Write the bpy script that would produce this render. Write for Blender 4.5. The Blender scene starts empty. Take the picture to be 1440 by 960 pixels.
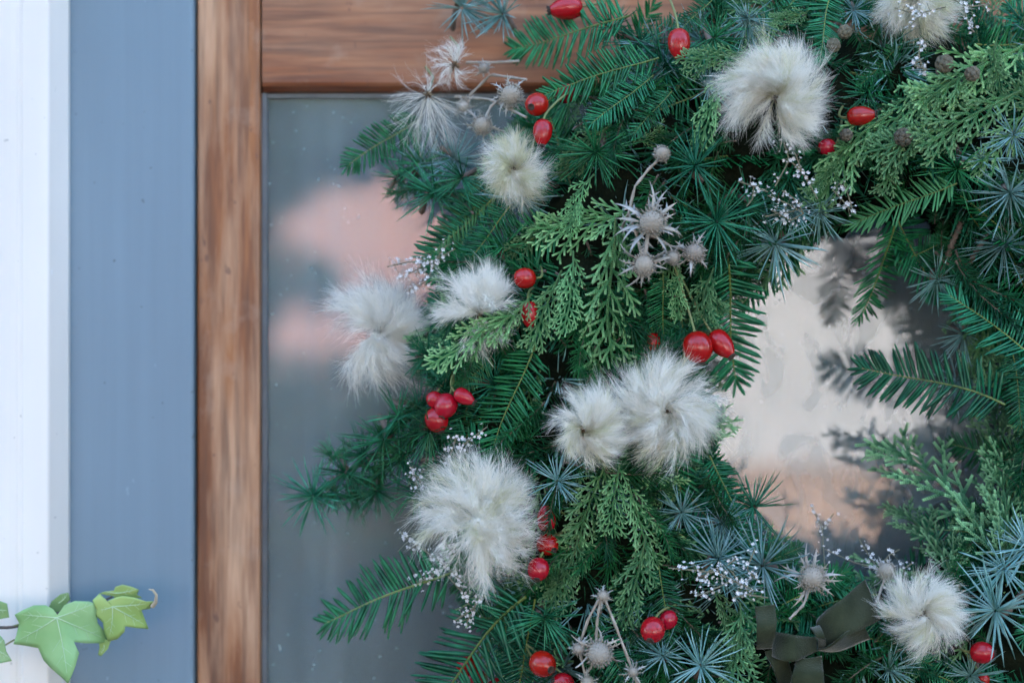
import bpy, math, random
import numpy as np
from mathutils import Vector, Matrix

random.seed(7)
rng = np.random.default_rng(11)
scene = bpy.context.scene
R = math.radians

# ------------------------------------------------------------------ camera
CAMZ = 1.54          # eye height in metres
YF = -0.10           # plane in focus: the front of the wreath
CAMD = 1.20          # camera to that plane
CAMY = YF - CAMD
PX = 0.00045         # metres per photo pixel at the plane in focus
cam_data = bpy.data.cameras.new("camera")
cam = bpy.data.objects.new("camera", cam_data)
scene.collection.objects.link(cam)
cam.location = (0, CAMY, CAMZ)
cam.rotation_euler = (R(90), 0, 0)
cam_data.sensor_width = 36.0
cam_data.lens = 36.0 * CAMD / (1440 * PX)
cam_data.clip_start = 0.05
cam_data.clip_end = 500
cam_data.dof.use_dof = True
cam_data.dof.focus_distance = CAMD
cam_data.dof.aperture_fstop = 2.8
scene.camera = cam

# ------------------------------------------------------------------ light
SUN_EL, SUN_AZ = R(40), R(12)      # the sun stands behind the house: the door is in shade
world = bpy.data.worlds.new("World")
scene.world = world
world.use_nodes = True
wn = world.node_tree.nodes
wl = world.node_tree.links
sky = wn.new("ShaderNodeTexSky")
sky.sky_type = 'NISHITA'
sky.sun_disc = False
sky.sun_elevation = SUN_EL
sky.sun_rotation = SUN_AZ
sky.dust_density = 1.2
sky.ozone_density = 1.0
wl.new(sky.outputs[0], wn["Background"].inputs[0])
wn["Background"].inputs[1].default_value = 0.15
sun_data = bpy.data.lights.new("sun", 'SUN')
sun_data.energy = 3.6
sun_data.angle = R(0.6)
sun_data.color = (1.0, 0.95, 0.89)
sun = bpy.data.objects.new("sun", sun_data)
scene.collection.objects.link(sun)
sd = Vector((math.sin(SUN_AZ) * math.cos(SUN_EL), math.cos(SUN_AZ) * math.cos(SUN_EL), math.sin(SUN_EL)))
sun.rotation_euler = sd.to_track_quat('Z', 'Y').to_euler()
sun.location = (0, 4, 9)
scene.view_settings.view_transform = 'Standard'
scene.view_settings.look = 'None'
scene.view_settings.exposure = 3.3
scene.view_settings.gamma = 1.0
scene.cycles.use_denoising = True
scene.cycles.max_bounces = 8
scene.cycles.transparent_max_bounces = 8
scene.cycles.caustics_reflective = False
scene.cycles.caustics_refractive = False

# ------------------------------------------------------------------ helpers
C = scene.collection


def P(px, py, Y):
    """the point of the plane at depth Y that shows at photo pixel (px, py)"""
    k = PX * (Y - CAMY) / CAMD
    return np.array([(px - 720) * k, Y, CAMZ - (py - 480) * k])


GLASS_Y = 0.014


def RF(px, py, L):
    """the point L metres in front of the glass that the glass mirrors at photo pixel (px, py)"""
    p = P(px, py, GLASS_Y + L)
    return np.array([p[0], GLASS_Y - L, p[2]])


def nrm(v):
    v = np.asarray(v, float)
    return v / np.maximum(np.linalg.norm(v, axis=-1, keepdims=True), 1e-12)


def frames(ax, up):
    ax = nrm(ax)
    sd_ = nrm(np.cross(up, ax))
    u = np.cross(ax, sd_)
    return ax, sd_, u


class MB:
    """collects vertices and faces for ONE mesh object"""

    def __init__(self):
        self.v = []
        self.f = []
        self.n = 0

    def add(self, verts, faces):
        verts = np.asarray(verts, float).reshape(-1, 3)
        faces = np.asarray(faces, int)
        self.v.append(verts)
        self.f.append(faces + self.n)
        self.n += len(verts)
        return self

    def box(self, lo, hi):
        x0, y0, z0 = lo
        x1, y1, z1 = hi
        v = [(x0, y0, z0), (x1, y0, z0), (x1, y1, z0), (x0, y1, z0), (x0, y0, z1), (x1, y0, z1), (x1, y1, z1), (x0, y1, z1)]
        f = [(0, 3, 2, 1), (4, 5, 6, 7), (0, 1, 5, 4), (1, 2, 6, 5), (2, 3, 7, 6), (3, 0, 4, 7)]
        return self.add(v, f)

    def tube(self, path, rad, sides=6, cap=True):
        path = np.asarray(path, float)
        n = len(path)
        rad = np.broadcast_to(np.asarray(rad, float), (n,))
        t = nrm(np.gradient(path, axis=0))
        ref = np.array([0.31, 0.17, 0.93])
        if abs(np.dot(t[0], ref)) > .9:
            ref = np.array([1.0, 0, 0])
        a = nrm(np.cross(t, ref))
        b = np.cross(t, a)
        ang = np.linspace(0, 2 * np.pi, sides, endpoint=False)
        v = path[:, None, :] + rad[:, None, None] * (np.cos(ang)[None, :, None] * a[:, None, :] + np.sin(ang)[None, :, None] * b[:, None, :])
        i = np.arange(n - 1)[:, None] * sides
        j = np.arange(sides)[None, :]
        k = (j + 1) % sides
        f = np.stack([i + j, i + k, i + sides + k, i + sides + j], -1).reshape(-1, 4)
        self.add(v.reshape(-1, 3), f)
        if cap:
            self.add(np.vstack([v[-1], path[-1] + t[-1] * rad[-1] * .5]), [(q, (q + 1) % sides, sides) for q in range(sides)])
        return self

    def inst(self, tv, tf, mats, locs):
        """many copies of a template (k,3) by (m,3,3) matrices and (m,3) places"""
        mats = np.asarray(mats)
        locs = np.asarray(locs)
        v = np.einsum('mij,kj->mki', mats, tv) + locs[:, None, :]
        m, k = v.shape[:2]
        f = np.asarray(tf)[None] + (np.arange(m) * k)[:, None, None]
        return self.add(v.reshape(-1, 3), f.reshape(-1, np.asarray(tf).shape[1]))

    def mesh(self, name, mat=None, smooth=True):
        me = bpy.data.meshes.new(name)
        v = np.concatenate(self.v)
        me.vertices.add(len(v))
        me.vertices.foreach_set("co", v.astype(np.float32).ravel())
        loops = np.concatenate([f.ravel() for f in self.f])
        tot = np.concatenate([np.full(len(f), f.shape[1]) for f in self.f])
        me.loops.add(len(loops))
        me.loops.foreach_set("vertex_index", loops.astype(np.int32))
        me.polygons.add(len(tot))
        start = np.concatenate([[0], np.cumsum(tot)[:-1]])
        me.polygons.foreach_set("loop_start", start.astype(np.int32))
        me.update(calc_edges=True)
        me.polygons.foreach_set("use_smooth", np.full(len(tot), bool(smooth)))
        me.validate()
        if mat:
            me.materials.append(mat)
        return me


def link(name, data, parent=None, matrix=None, kind=None):
    o = bpy.data.objects.new(name, data)
    C.objects.link(o)
    if parent is not None:
        o.parent = parent
    if matrix is not None:
        o.matrix_local = matrix
    if kind:
        o["kind"] = kind
    return o


def tag(o, label, cat, group=None):
    o["label"] = label
    o["category"] = cat
    if group:
        o["group"] = group
    return o


def thing(name, loc, label, cat, group=None):
    o = link(name, None, None, Matrix.Translation(Vector(loc)))
    o.empty_display_size = .02
    return tag(o, label, cat, group)


def put(mb, name, mat, parent, kind=None, smooth=True):
    """mesh given in world metres, hung under parent"""
    me = mb.mesh(name, mat, smooth)
    o = link(name, me, parent, None, kind)
    if parent is not None:
        p = parent
        off = Vector((0, 0, 0))
        while p is not None:
            off += Vector(p.location)
            p = p.parent
        me.transform(Matrix.Translation(-off))
    return o


def bevel(o, w=.002, seg=2):
    m = o.modifiers.new("bevel", 'BEVEL')
    m.width = w
    m.segments = seg
    m.limit_method = 'ANGLE'
    return o


# ------------------------------------------------------------------ materials
def material(name, base, rough=.5, spec=.5, var=None, vscale=30, stretch=(1, 1, 1), rand=0.0, bump=0.0, bscale=200,
             trans=0.0, sheen=0.0, coat=0.0, coords='Object', tcol=None, young=None):
    m = bpy.data.materials.new(name)
    m.use_nodes = True
    nt = m.node_tree
    N, L = nt.nodes, nt.links
    b = N["Principled BSDF"]
    b.inputs["Base Color"].default_value = (*base, 1)
    b.inputs["Roughness"].default_value = rough
    b.inputs["Specular IOR Level"].default_value = spec
    if sheen:
        b.inputs["Sheen Weight"].default_value = sheen
        b.inputs["Sheen Roughness"].default_value = .4
    if coat:
        b.inputs["Coat Weight"].default_value = coat
        b.inputs["Coat Roughness"].default_value = .12
    tc = N.new("ShaderNodeTexCoord")
    mp = N.new("ShaderNodeMapping")
    mp.inputs["Scale"].default_value = stretch
    L.new(tc.outputs[coords], mp.inputs[0])
    col = None
    if var is not None:
        nz = N.new("ShaderNodeTexNoise")
        nz.inputs["Scale"].default_value = vscale
        nz.inputs["Detail"].default_value = 4
        L.new(mp.outputs[0], nz.inputs["Vector"])
        rp = N.new("ShaderNodeValToRGB")
        rp.color_ramp.elements[0].position = .33
        rp.color_ramp.elements[1].position = .67
        rp.color_ramp.elements[0].color = (*base, 1)
        rp.color_ramp.elements[1].color = (*var, 1)
        L.new(nz.outputs[0], rp.inputs[0])
        col = rp.outputs[0]
    if young is not None:
        an = N.new("ShaderNodeAttribute")
        an.attribute_name = "young"
        yx = N.new("ShaderNodeMix")
        yx.data_type = 'RGBA'
        yx.inputs[7].default_value = (*young, 1)
        L.new(an.outputs["Fac"], yx.inputs[0])
        L.new(col, yx.inputs[6])
        col = yx.outputs[2]
    if rand:
        oi = N.new("ShaderNodeObjectInfo")
        hs = N.new("ShaderNodeHueSaturation")
        mr = N.new("ShaderNodeMapRange")
        mr.inputs[3].default_value = 1 - rand
        mr.inputs[4].default_value = 1 + rand
        L.new(oi.outputs["Random"], mr.inputs[0])
        L.new(mr.outputs[0], hs.inputs["Value"])
        mr2 = N.new("ShaderNodeMapRange")
        mr2.inputs[3].default_value = .5 - .05 * rand
        mr2.inputs[4].default_value = .5 + .05 * rand
        ml = N.new("ShaderNodeMath")
        ml.operation = 'FRACT'
        ml2 = N.new("ShaderNodeMath")
        ml2.operation = 'MULTIPLY'
        ml2.inputs[1].default_value = 7.31
        L.new(oi.outputs["Random"], ml2.inputs[0])
        L.new(ml2.outputs[0], ml.inputs[0])
        L.new(ml.outputs[0], mr2.inputs[0])
        L.new(mr2.outputs[0], hs.inputs["Hue"])
        hs.inputs["Color"].default_value = (*base, 1)
        if col is not None:
            L.new(col, hs.inputs["Color"])
        col = hs.outputs[0]
    if col is not None:
        L.new(col, b.inputs["Base Color"])
    if bump:
        nb = N.new("ShaderNodeTexNoise")
        nb.inputs["Scale"].default_value = bscale
        nb.inputs["Detail"].default_value = 3
        L.new(mp.outputs[0], nb.inputs["Vector"])
        bp = N.new("ShaderNodeBump")
        bp.inputs["Strength"].default_value = bump
        bp.inputs["Distance"].default_value = .002
        L.new(nb.outputs[0], bp.inputs["Height"])
        L.new(bp.outputs[0], b.inputs["Normal"])
    if trans:
        t = N.new("ShaderNodeBsdfTranslucent")
        t.inputs[0].default_value = (*(tcol or base), 1)
        if col is not None and tcol is None:
            L.new(col, t.inputs[0])
        mx = N.new("ShaderNodeMixShader")
        mx.inputs[0].default_value = trans
        L.new(b.outputs[0], mx.inputs[1])
        L.new(t.outputs[0], mx.inputs[2])
        L.new(mx.outputs[0], N["Material Output"].inputs[0])
    return m


def wood_material(name, axis, tone=(1, 1, 1), worn=.8):
    """worn varnished hardwood, grain along axis (0 = x, 2 = z)"""
    m = bpy.data.materials.new(name)
    m.use_nodes = True
    N, L = m.node_tree.nodes, m.node_tree.links
    b = N["Principled BSDF"]
    tc = N.new("ShaderNodeTexCoord")

    def noise(scale, st, detail=5, rough=.6):
        mp = N.new("ShaderNodeMapping")
        mp.inputs["Scale"].default_value = st
        L.new(tc.outputs["Object"], mp.inputs[0])
        nz = N.new("ShaderNodeTexNoise")
        nz.inputs["Scale"].default_value = scale
        nz.inputs["Detail"].default_value = detail
        nz.inputs["Roughness"].default_value = rough
        L.new(mp.outputs[0], nz.inputs["Vector"])
        return nz.outputs[0]

    def ramp(src, stops):
        r = N.new("ShaderNodeValToRGB")
        e = r.color_ramp.elements
        while len(e) < len(stops):
            e.new(.5)
        for q, (p, c) in zip(e, stops):
            q.position = p
            q.color = (*c, 1)
        L.new(src, r.inputs[0])
        return r.outputs[0]

    def mix(fac, a, bb):
        x = N.new("ShaderNodeMix")
        x.data_type = 'RGBA'
        L.new(fac, x.inputs[0])
        L.new(a, x.inputs[6])
        if isinstance(bb, tuple):
            x.inputs[7].default_value = (*bb, 1)
        else:
            L.new(bb, x.inputs[7])
        return x.outputs[2]

    st = (48, 48, 5) if axis == 2 else (5, 48, 48)
    st2 = (34, 34, 5) if axis == 2 else (5, 34, 34)
    st3 = (210, 210, 12) if axis == 2 else (12, 210, 210)
    grain = ramp(noise(1, st), [(.28, (.10, .034, .012)), (.5, (.22, .085, .03)), (.74, (.36, .165, .062))])
    wear = ramp(noise(1, st2), [(.42, (0, 0, 0)), (.66, (worn, worn, worn))])
    tn = N.new("ShaderNodeMix")
    tn.data_type = 'RGBA'
    tn.blend_type = 'MULTIPLY'
    tn.inputs[0].default_value = 1
    L.new(grain, tn.inputs[6])
    tn.inputs[7].default_value = (*tone, 1)
    grain = tn.outputs[2]
    c = mix(wear, grain, (.53, .32, .19))
    fine = ramp(noise(1, st3, 2), [(.42, (.0, .0, .0)), (.70, (.65, .65, .65))])
    c = mix(fine, c, (.075, .03, .018))
    blot = ramp(noise(22, (1, 1, 1), 4), [(.58, (0, 0, 0)), (.76, (.45, .45, .45))])
    c = mix(blot, c, (.44, .31, .23))
    spots = ramp(noise(120, (1, 1, .6), 2), [(.70, (0, 0, 0)), (.76, (.6, .6, .6))])
    c = mix(spots, c, (.09, .04, .03))
    L.new(c, b.inputs["Base Color"])
    b.inputs["Roughness"].default_value = .42
    bp = N.new("ShaderNodeBump")
    bp.inputs["Strength"].default_value = .25
    bp.inputs["Distance"].default_value = .001
    L.new(noise(1, st3, 3), bp.inputs["Height"])
    L.new(bp.outputs[0], b.inputs["Normal"])
    return m


def paint_material(name, base, dirt, rough=.4, spots=.72, streak=.3):
    """brushed gloss paint with faint brush marks, scuffs and specks"""
    m = bpy.data.materials.new(name)
    m.use_nodes = True
    N, L = m.node_tree.nodes, m.node_tree.links
    b = N["Principled BSDF"]
    tc = N.new("ShaderNodeTexCoord")

    def noise(scale, st, detail=4):
        mp = N.new("ShaderNodeMapping")
        mp.inputs["Scale"].default_value = st
        L.new(tc.outputs["Object"], mp.inputs[0])
        nz = N.new("ShaderNodeTexNoise")
        nz.inputs["Scale"].default_value = scale
        nz.inputs["Detail"].default_value = detail
        L.new(mp.outputs[0], nz.inputs["Vector"])
        return nz.outputs[0]

    def mixer(fac, lo, hi, a, c, amount):
        mr = N.new("ShaderNodeMapRange")
        mr.inputs[1].default_value = lo
        mr.inputs[2].default_value = hi
        mr.inputs[4].default_value = amount
        L.new(fac, mr.inputs[0])
        x = N.new("ShaderNodeMix")
        x.data_type = 'RGBA'
        L.new(mr.outputs[0], x.inputs[0])
        if isinstance(a, tuple):
            x.inputs[6].default_value = (*a, 1)
        else:
            L.new(a, x.inputs[6])
        x.inputs[7].default_value = (*c, 1)
        return x.outputs[2]

    c = mixer(noise(1, (90, 90, 2.5)), .35, .75, base, tuple(v * .86 for v in base), streak)
    c = mixer(noise(7, (1, 1, .35)), .35, .75, c, tuple(v * .72 for v in base), .7)
    c = mixer(noise(150, (1, 1, 1), 2), spots, spots + .05, c, dirt, .8)
    c = mixer(noise(90, (1.4, 1, .6), 2), spots + .035, spots + .07, c, tuple(min(.85, v * 1.5 + .08) for v in base), .6)
    L.new(c, b.inputs["Base Color"])
    b.inputs["Roughness"].default_value = rough
    bp = N.new("ShaderNodeBump")
    bp.inputs["Strength"].default_value = .18
    bp.inputs["Distance"].default_value = .0008
    L.new(noise(1, (160, 160, 6), 3), bp.inputs["Height"])
    L.new(bp.outputs[0], b.inputs["Normal"])
    return m


WIPE_Z = 1.50


def glass_material():
    """window glass with a thin film of dust, wipe marks and run streaks"""
    m = bpy.data.materials.new("dusty_glass")
    m.use_nodes = True
    N, L = m.node_tree.nodes, m.node_tree.links
    b = N["Principled BSDF"]
    b.inputs["Base Color"].default_value = (1, 1, 1, 1)
    b.inputs["Roughness"].default_value = 0.0
    b.inputs["IOR"].default_value = 1.62
    b.inputs["Transmission Weight"].default_value = 1.0
    tc = N.new("ShaderNodeTexCoord")

    def noise(scale, st, detail=4, dist=0.0):
        mp = N.new("ShaderNodeMapping")
        mp.inputs["Scale"].default_value = st
        L.new(tc.outputs["Object"], mp.inputs[0])
        nz = N.new("ShaderNodeTexNoise")
        nz.inputs["Scale"].default_value = scale
        nz.inputs["Detail"].default_value = detail
        nz.inputs["Distortion"].default_value = dist
        L.new(mp.outputs[0], nz.inputs["Vector"])
        return nz.outputs[0]

    def rng_(src, a, bb, c, d):
        r = N.new("ShaderNodeMapRange")
        r.inputs[1].default_value, r.inputs[2].default_value = a, bb
        r.inputs[3].default_value, r.inputs[4].default_value = c, d
        L.new(src, r.inputs[0])
        return r.outputs[0]

    def add(a, c):
        x = N.new("ShaderNodeMath")
        x.operation = 'ADD'
        L.new(a, x.inputs[0])
        L.new(c, x.inputs[1])
        x.use_clamp = True
        return x.outputs[0]

    streaks = rng_(noise(1, (34, 1, .7)), .3, .7, .20, .36)
    clouds = rng_(noise(6, (1, 1, 1), 5, .6), .35, .75, .0, .08)
    smear = noise(30, (1, 1, .55), 7, 1.4)
    swirl = rng_(smear, .47, .62, .0, .13)
    # the wiped patch sits in the middle of the pane
    vd = N.new("ShaderNodeVectorMath")
    vd.operation = 'DISTANCE'
    vd.inputs[1].default_value = (0.0, 0.0, WIPE_Z)
    L.new(tc.outputs["Object"], vd.inputs[0])
    wm = rng_(vd.outputs["Value"], .10, .17, 1.0, .12)
    mm = N.new("ShaderNodeMath")
    mm.operation = 'MULTIPLY'
    L.new(swirl, mm.inputs[0])
    L.new(wm, mm.inputs[1])
    swirl = mm.outputs[0]
    specks = rng_(noise(260, (1, 1, 1), 1), .77, .81, 0, .3)
    fac = add(add(streaks, clouds), add(swirl, specks))
    df = N.new("ShaderNodeBsdfDiffuse")
    df.inputs[0].default_value = (.44, .55, .56, 1)
    mx = N.new("ShaderNodeMixShader")
    L.new(fac, mx.inputs[0])
    L.new(b.outputs[0], mx.inputs[1])
    L.new(df.outputs[0], mx.inputs[2])
    L.new(mx.outputs[0], N["Material Output"].inputs[0])
    return m


M = {}
M['wood_v'] = wood_material("varnished_wood_upright", 2, (1.1, .95, .8), .9)
M['wood_h'] = wood_material("varnished_wood_across", 0, (1.0, .70, .48), .35)
M['white'] = paint_material("white_gloss_paint", (.80, .752, .68), (.22, .21, .19), .5, .74, .25)
M['blue'] = paint_material("blue_grey_paint", (.163, .25, .312), (.05, .08, .10), .42, .715, .85)
M['glass'] = glass_material()
M['putty'] = material("aged_putty", (.16, .18, .19), .6, var=(.10, .11, .12), vscale=40)
M['render_wall'] = material("painted_render", (.55, .53, .50), .9, var=(.47, .45, .42), vscale=4, bump=.3, bscale=120)
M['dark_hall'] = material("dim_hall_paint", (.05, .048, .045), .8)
M['moss'] = material("shade_black_moss", (.004, .007, .004), .95, .03, var=(.010, .013, .007), vscale=90, bump=.8, bscale=300)  # near-black: shade of the wreath's gaps is put into the moss colour
M['yew'] = material("yew_needle", (.003, .055, .022), .2, .32, var=(.024, .21, .085), vscale=60, rand=.35, trans=.10)
M['yew_light'] = material("young_yew_needle", (.05, .19, .06), .35, .25, var=(.09, .26, .09), vscale=60, rand=.2, trans=.15)
M['yew_stem'] = material("green_stem", (.09, .15, .025), .5, var=(.15, .19, .04), vscale=120, rand=.2)
M['fir'] = material("fir_needle", (.003, .055, .018), .28, .22, var=(.02, .14, .045), vscale=80, rand=.4, trans=.08)
M['cyp_stem'] = material("cypress_stem", (.05, .10, .03), .6, .2, var=(.09, .10, .04), vscale=90)
M['cedar_b'] = material("blue_cedar_needle", (.075, .22, .19), .28, .36, var=(.32, .52, .50), vscale=80, rand=.4, trans=.08)
M['cedar_g'] = material("green_cedar_needle", (.005, .075, .033), .24, .3, var=(.045, .26, .125), vscale=80, rand=.4, trans=.08)
M['twig'] = material("grey_brown_bark", (.09, .06, .042), .85, var=(.17, .13, .10), vscale=160, bump=.6, bscale=400)
M['cypress'] = material("cypress_scale", (.028, .14, .042), .4, .2, var=(.08, .27, .09), vscale=70, rand=.4, trans=.08, young=(.34, .60, .28))
M['juniper'] = material("juniper_scale", (.010, .085, .03), .4, .2, var=(.03, .14, .055), vscale=70, rand=.25, trans=.08, young=(.30, .54, .26))
M['cone'] = material("green_brown_cone", (.10, .075, .055), .7, var=(.16, .15, .09), vscale=150, rand=.2, bump=.5, bscale=500)
M['hip'] = material("red_rose_hip", (.30, .0012, .007), .24, .35, var=(.38, .006, .008), vscale=90, rand=.10, coat=.35, bump=.05, bscale=160)
M['calyx'] = material("dried_calyx", (.025, .016, .012), .9, var=(.07, .045, .03), vscale=200)
M['hip_stem'] = material("rose_stem", (.14, .20, .06), .5, var=(.20, .19, .07), vscale=100)
M['fluff'] = material("silky_plume", (.93, .895, .82), .7, .1, trans=.45, tcol=(.93, .895, .81))
M['fluff_g'] = material("greenish_plume", (.74, .72, .52), .7, .1, trans=.45, tcol=(.74, .71, .50))
M['achene'] = material("brown_achene", (.10, .06, .035), .8, var=(.26, .19, .10), vscale=300)
M['holly'] = material("dried_sea_holly", (.27, .23, .18), .85, var=(.46, .41, .34), vscale=150, rand=.15)
M['holly_b'] = material("dried_bract", (.40, .38, .33), .75, var=(.60, .57, .52), vscale=60, rand=.12, trans=.1)
M['holly_s'] = material("dried_stalk", (.24, .20, .15), .75, var=(.40, .35, .29), vscale=120)
M['statice'] = material("white_lilac_floret", (.74, .71, .70), .8, .1, var=(.84, .82, .80), vscale=200, trans=.2)
M['statice_s'] = material("fine_dry_stalk", (.17, .16, .10), .8)
M['ribbon'] = material("olive_velvet", (.022, .027, .012), .9, .05, var=(.04, .046, .024), vscale=70, sheen=.4, bump=.3, bscale=900)
M['ivy'] = material("ivy_leaf_blade", (.19, .35, .11), .4, .35, var=(.32, .49, .22), vscale=26, rand=.2, trans=.18)
M['ivy_y'] = material("young_ivy_blade", (.24, .38, .09), .4, .35, var=(.38, .51, .17), vscale=26, rand=.15, trans=.18)
M['ivy_v'] = material("ivy_vein", (.46, .62, .38), .5)
M['ivy_dry'] = material("withered_ivy_tip", (.38, .30, .19), .8, var=(.50, .43, .32), vscale=120)
M['ivy_s'] = material("ivy_runner", (.06, .05, .045), .7, var=(.12, .09, .07), vscale=100)
M['paving'] = material("street_paving", (.11, .108, .105), .9, .2, var=(.08, .078, .076), vscale=3, bump=.3, bscale=80)
M['asphalt'] = material("asphalt", (.05, .05, .052), .9, var=(.065, .065, .066), vscale=8, bump=.4, bscale=200)
M['pink'] = material("pink_render", (.66, .39, .34), .9, var=(.58, .33, .29), vscale=2, bump=.2, bscale=60)
M['cream'] = material("cream_render", (.78, .78, .78), .9, var=(.72, .72, .72), vscale=2, bump=.2, bscale=60)
M['peach'] = material("peach_brick_wall", (.72, .47, .33), .9, var=(.64, .40, .28), vscale=5, bump=.2, bscale=60)
M['roof'] = material("slate_roof", (.06, .065, .075), .7, var=(.09, .09, .10), vscale=6)
M['pane'] = material("dark_window_pane", (.02, .025, .03), .08)
M['frame'] = material("white_window_frame", (.75, .75, .73), .5)
M['leaf'] = material("laurel_leaf", (.03, .06, .028), .45, var=(.05, .085, .04), vscale=3, trans=.1)
M['bark'] = material("bark", (.07, .05, .038), .9, var=(.12, .09, .07), vscale=12)

# ------------------------------------------------------------------ the house front, the door frame and the door
WX, WZ = P(1190, 570, -.06)[0], P(1190, 570, -.06)[2]        # the wreath hangs in the middle of the door


def zx(px, Y=0.0):
    return P(px, 480, Y)[0]


def zz(py, Y=0.0):
    return P(720, py, Y)[2]


GX0 = zx(366)                     # left edge of the pane
GX1 = 2 * WX - GX0                # mirrored about the wreath
DX0 = zx(276.5)                   # door's left edge
DX1 = 2 * WX - DX0
BX0 = zx(97, -.01)                # blue jamb's left edge
BX1 = 2 * WX - BX0
GZ1 = zz(128)                     # top of the pane
DZ1 = GZ1 + .135
FZ1 = DZ1 + .085

mb = MB().box((-60, -60, -.60), (60, 60, -.16))
o = put(mb, "ground", M['paving'], None)
o["kind"] = "structure"
mb = MB().box((-60, -6.3, -.159), (60, -3.2, -.155))
o = put(mb, "road", M['asphalt'], None)
o["kind"] = "structure"
for y0, y1 in ((-3.2, -3.05), (-6.45, -6.3)):
    o = put(MB().box((-60, y0, -.16), (60, y1, -.04)), "kerb", M['paving'], None)
    o["kind"] = "structure"
o = put(MB().box((-60, -3.05, -.16), (60, .02, -.05)), "pavement", M['paving'], None)
o["kind"] = "structure"
o = put(MB().box((-60, -30, -.16), (60, -6.45, -.045)), "pavement", M['paving'], None)
o["kind"] = "structure"

hx0, hx1 = -9.0, 10.0
OX0, OX1 = BX0 - .02, BX1 + .02                 # opening in the wall
house = thing("terraced_house", (WX, .2, 0), "pale rendered house front around the blue door frame", "house")
mb = MB()
mb.box((hx0, .035, -.15), (OX0, .30, 6.4)).box((OX1, .035, -.15), (hx1, .30, 6.4)).box((OX0, .035, FZ1 + .02), (OX1, .30, 6.4))
put(mb, "wall", M['render_wall'], house)
mb = MB()
v = [(hx0, -.2, 6.4), (hx1, -.2, 6.4), (hx1, 4.0, 8.2), (hx0, 4.0, 8.2), (hx0, 8.2, 6.4), (hx1, 8.2, 6.4)]
mb.add(v, [(0, 1, 2, 3), (3, 2, 5, 4)])
put(mb, "roof", M['roof'], house, smooth=False)
mb = MB().box((hx0, 8.0, -.15), (hx1, 8.2, 6.4)).box((hx0 - .2, .3, -.15), (hx0, 8.2, 6.4)).box((hx1, .3, -.15), (hx1 + .2, 8.2, 6.4))
put(mb, "outer_wall", M['render_wall'], house)
# hallway seen dimly through the pane
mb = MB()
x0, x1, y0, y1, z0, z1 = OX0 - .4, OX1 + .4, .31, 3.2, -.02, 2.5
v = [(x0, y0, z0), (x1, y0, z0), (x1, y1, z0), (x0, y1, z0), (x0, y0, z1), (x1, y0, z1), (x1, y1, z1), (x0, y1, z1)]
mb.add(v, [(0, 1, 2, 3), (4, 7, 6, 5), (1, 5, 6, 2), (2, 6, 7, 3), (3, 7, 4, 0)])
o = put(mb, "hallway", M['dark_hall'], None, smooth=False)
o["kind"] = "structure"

frame = thing("door_frame", (WX, 0, -.04), "blue grey painted door frame with white moulded architrave", "door frame")
YB = -.006                                      # face of the blue jamb
for s, (a, b) in (("l", (BX0 - .02, DX0 - .0009)), ("r", (DX1 + .0009, BX1 + .02))):
    bevel(put(MB().box((a, YB, -.04), (b, .09, FZ1)), "jamb", M['blue'], frame, smooth=False), .0025)
bevel(put(MB().box((DX0 - .0009, YB, DZ1 + .003), (DX1 + .0009, .09, FZ1)), "head", M['blue'], frame, smooth=False), .0025)


def architrave(x_in, s):
    """moulded board: profile from the blue jamb outwards, swept up the wall"""
    yo = -.030
    w = abs(zx(70, yo) - zx(97, -.012))
    prof = [(0, YB - .0006), (0, -.012), (w, yo + .001), (w + .0012, yo), (w + .0175, yo), (w + .019, yo + .0009), (w + .021, yo + .0010),
            (w + .0225, yo + .0001), (w + .026, yo - .0006), (w + .060, yo - .0006), (w + .066, yo + .001), (w + .066, .034)]
    n = len(prof)
    v = []
    for z in (-.04, FZ1 + .07):
        for q, y in prof:
            v.append((x_in - s * q, y, z))
    f = [(i, i + 1, n + i + 1, n + i) for i in range(n - 1)]
    if s < 0:
        f = [t[::-1] for t in f]
    return MB().add(v, f)


put(architrave(BX0, 1), "architrave", M['white'], frame, smooth=False)
put(architrave(BX1, -1), "architrave", M['white'], frame, smooth=False)
bevel(put(MB().box((BX0 + .001, -.030, FZ1 - .004), (BX1 - .001, .034, FZ1 + .07)), "architrave", M['white'], frame, smooth=False), .003)

door = thing("glazed_door", (WX, .02, 0), "worn varnished wooden door with one large dusty pane", "door")


def rail_box(x0, x1, z0, z1, name, mat):
    o = put(MB().box((x0, 0.0, z0), (x1, .044, z1)), name, mat, door, smooth=False)
    return bevel(o, .0022, 3)


rail_box(DX0, GX0, 0.0, DZ1, "stile", M['wood_v'])
rail_box(GX1, DX1, 0.0, DZ1, "stile", M['wood_v'])
mo = MB()
pr = [(.0012, DZ1), (.0012, GZ1 + .006), (.0022, GZ1 + .0035), (.0070, GZ1 + .0004), (.0140, GZ1), (.043, GZ1), (.043, DZ1)]
mo.add([(x, y, z) for x in (GX0 + .0011, GX1 - .0011) for y, z in pr], [(i, (i + 1) % 7, 7 + (i + 1) % 7, 7 + i) for i in range(7)])
put(mo, "rail", M['wood_h'], door, smooth=False)
bevel(put(MB().box((GX0 + .0006, .0012, 0.0), (GX1 - .0006, .043, .32)), "rail", M['wood_h'], door, smooth=False), .003, 3)
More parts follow.
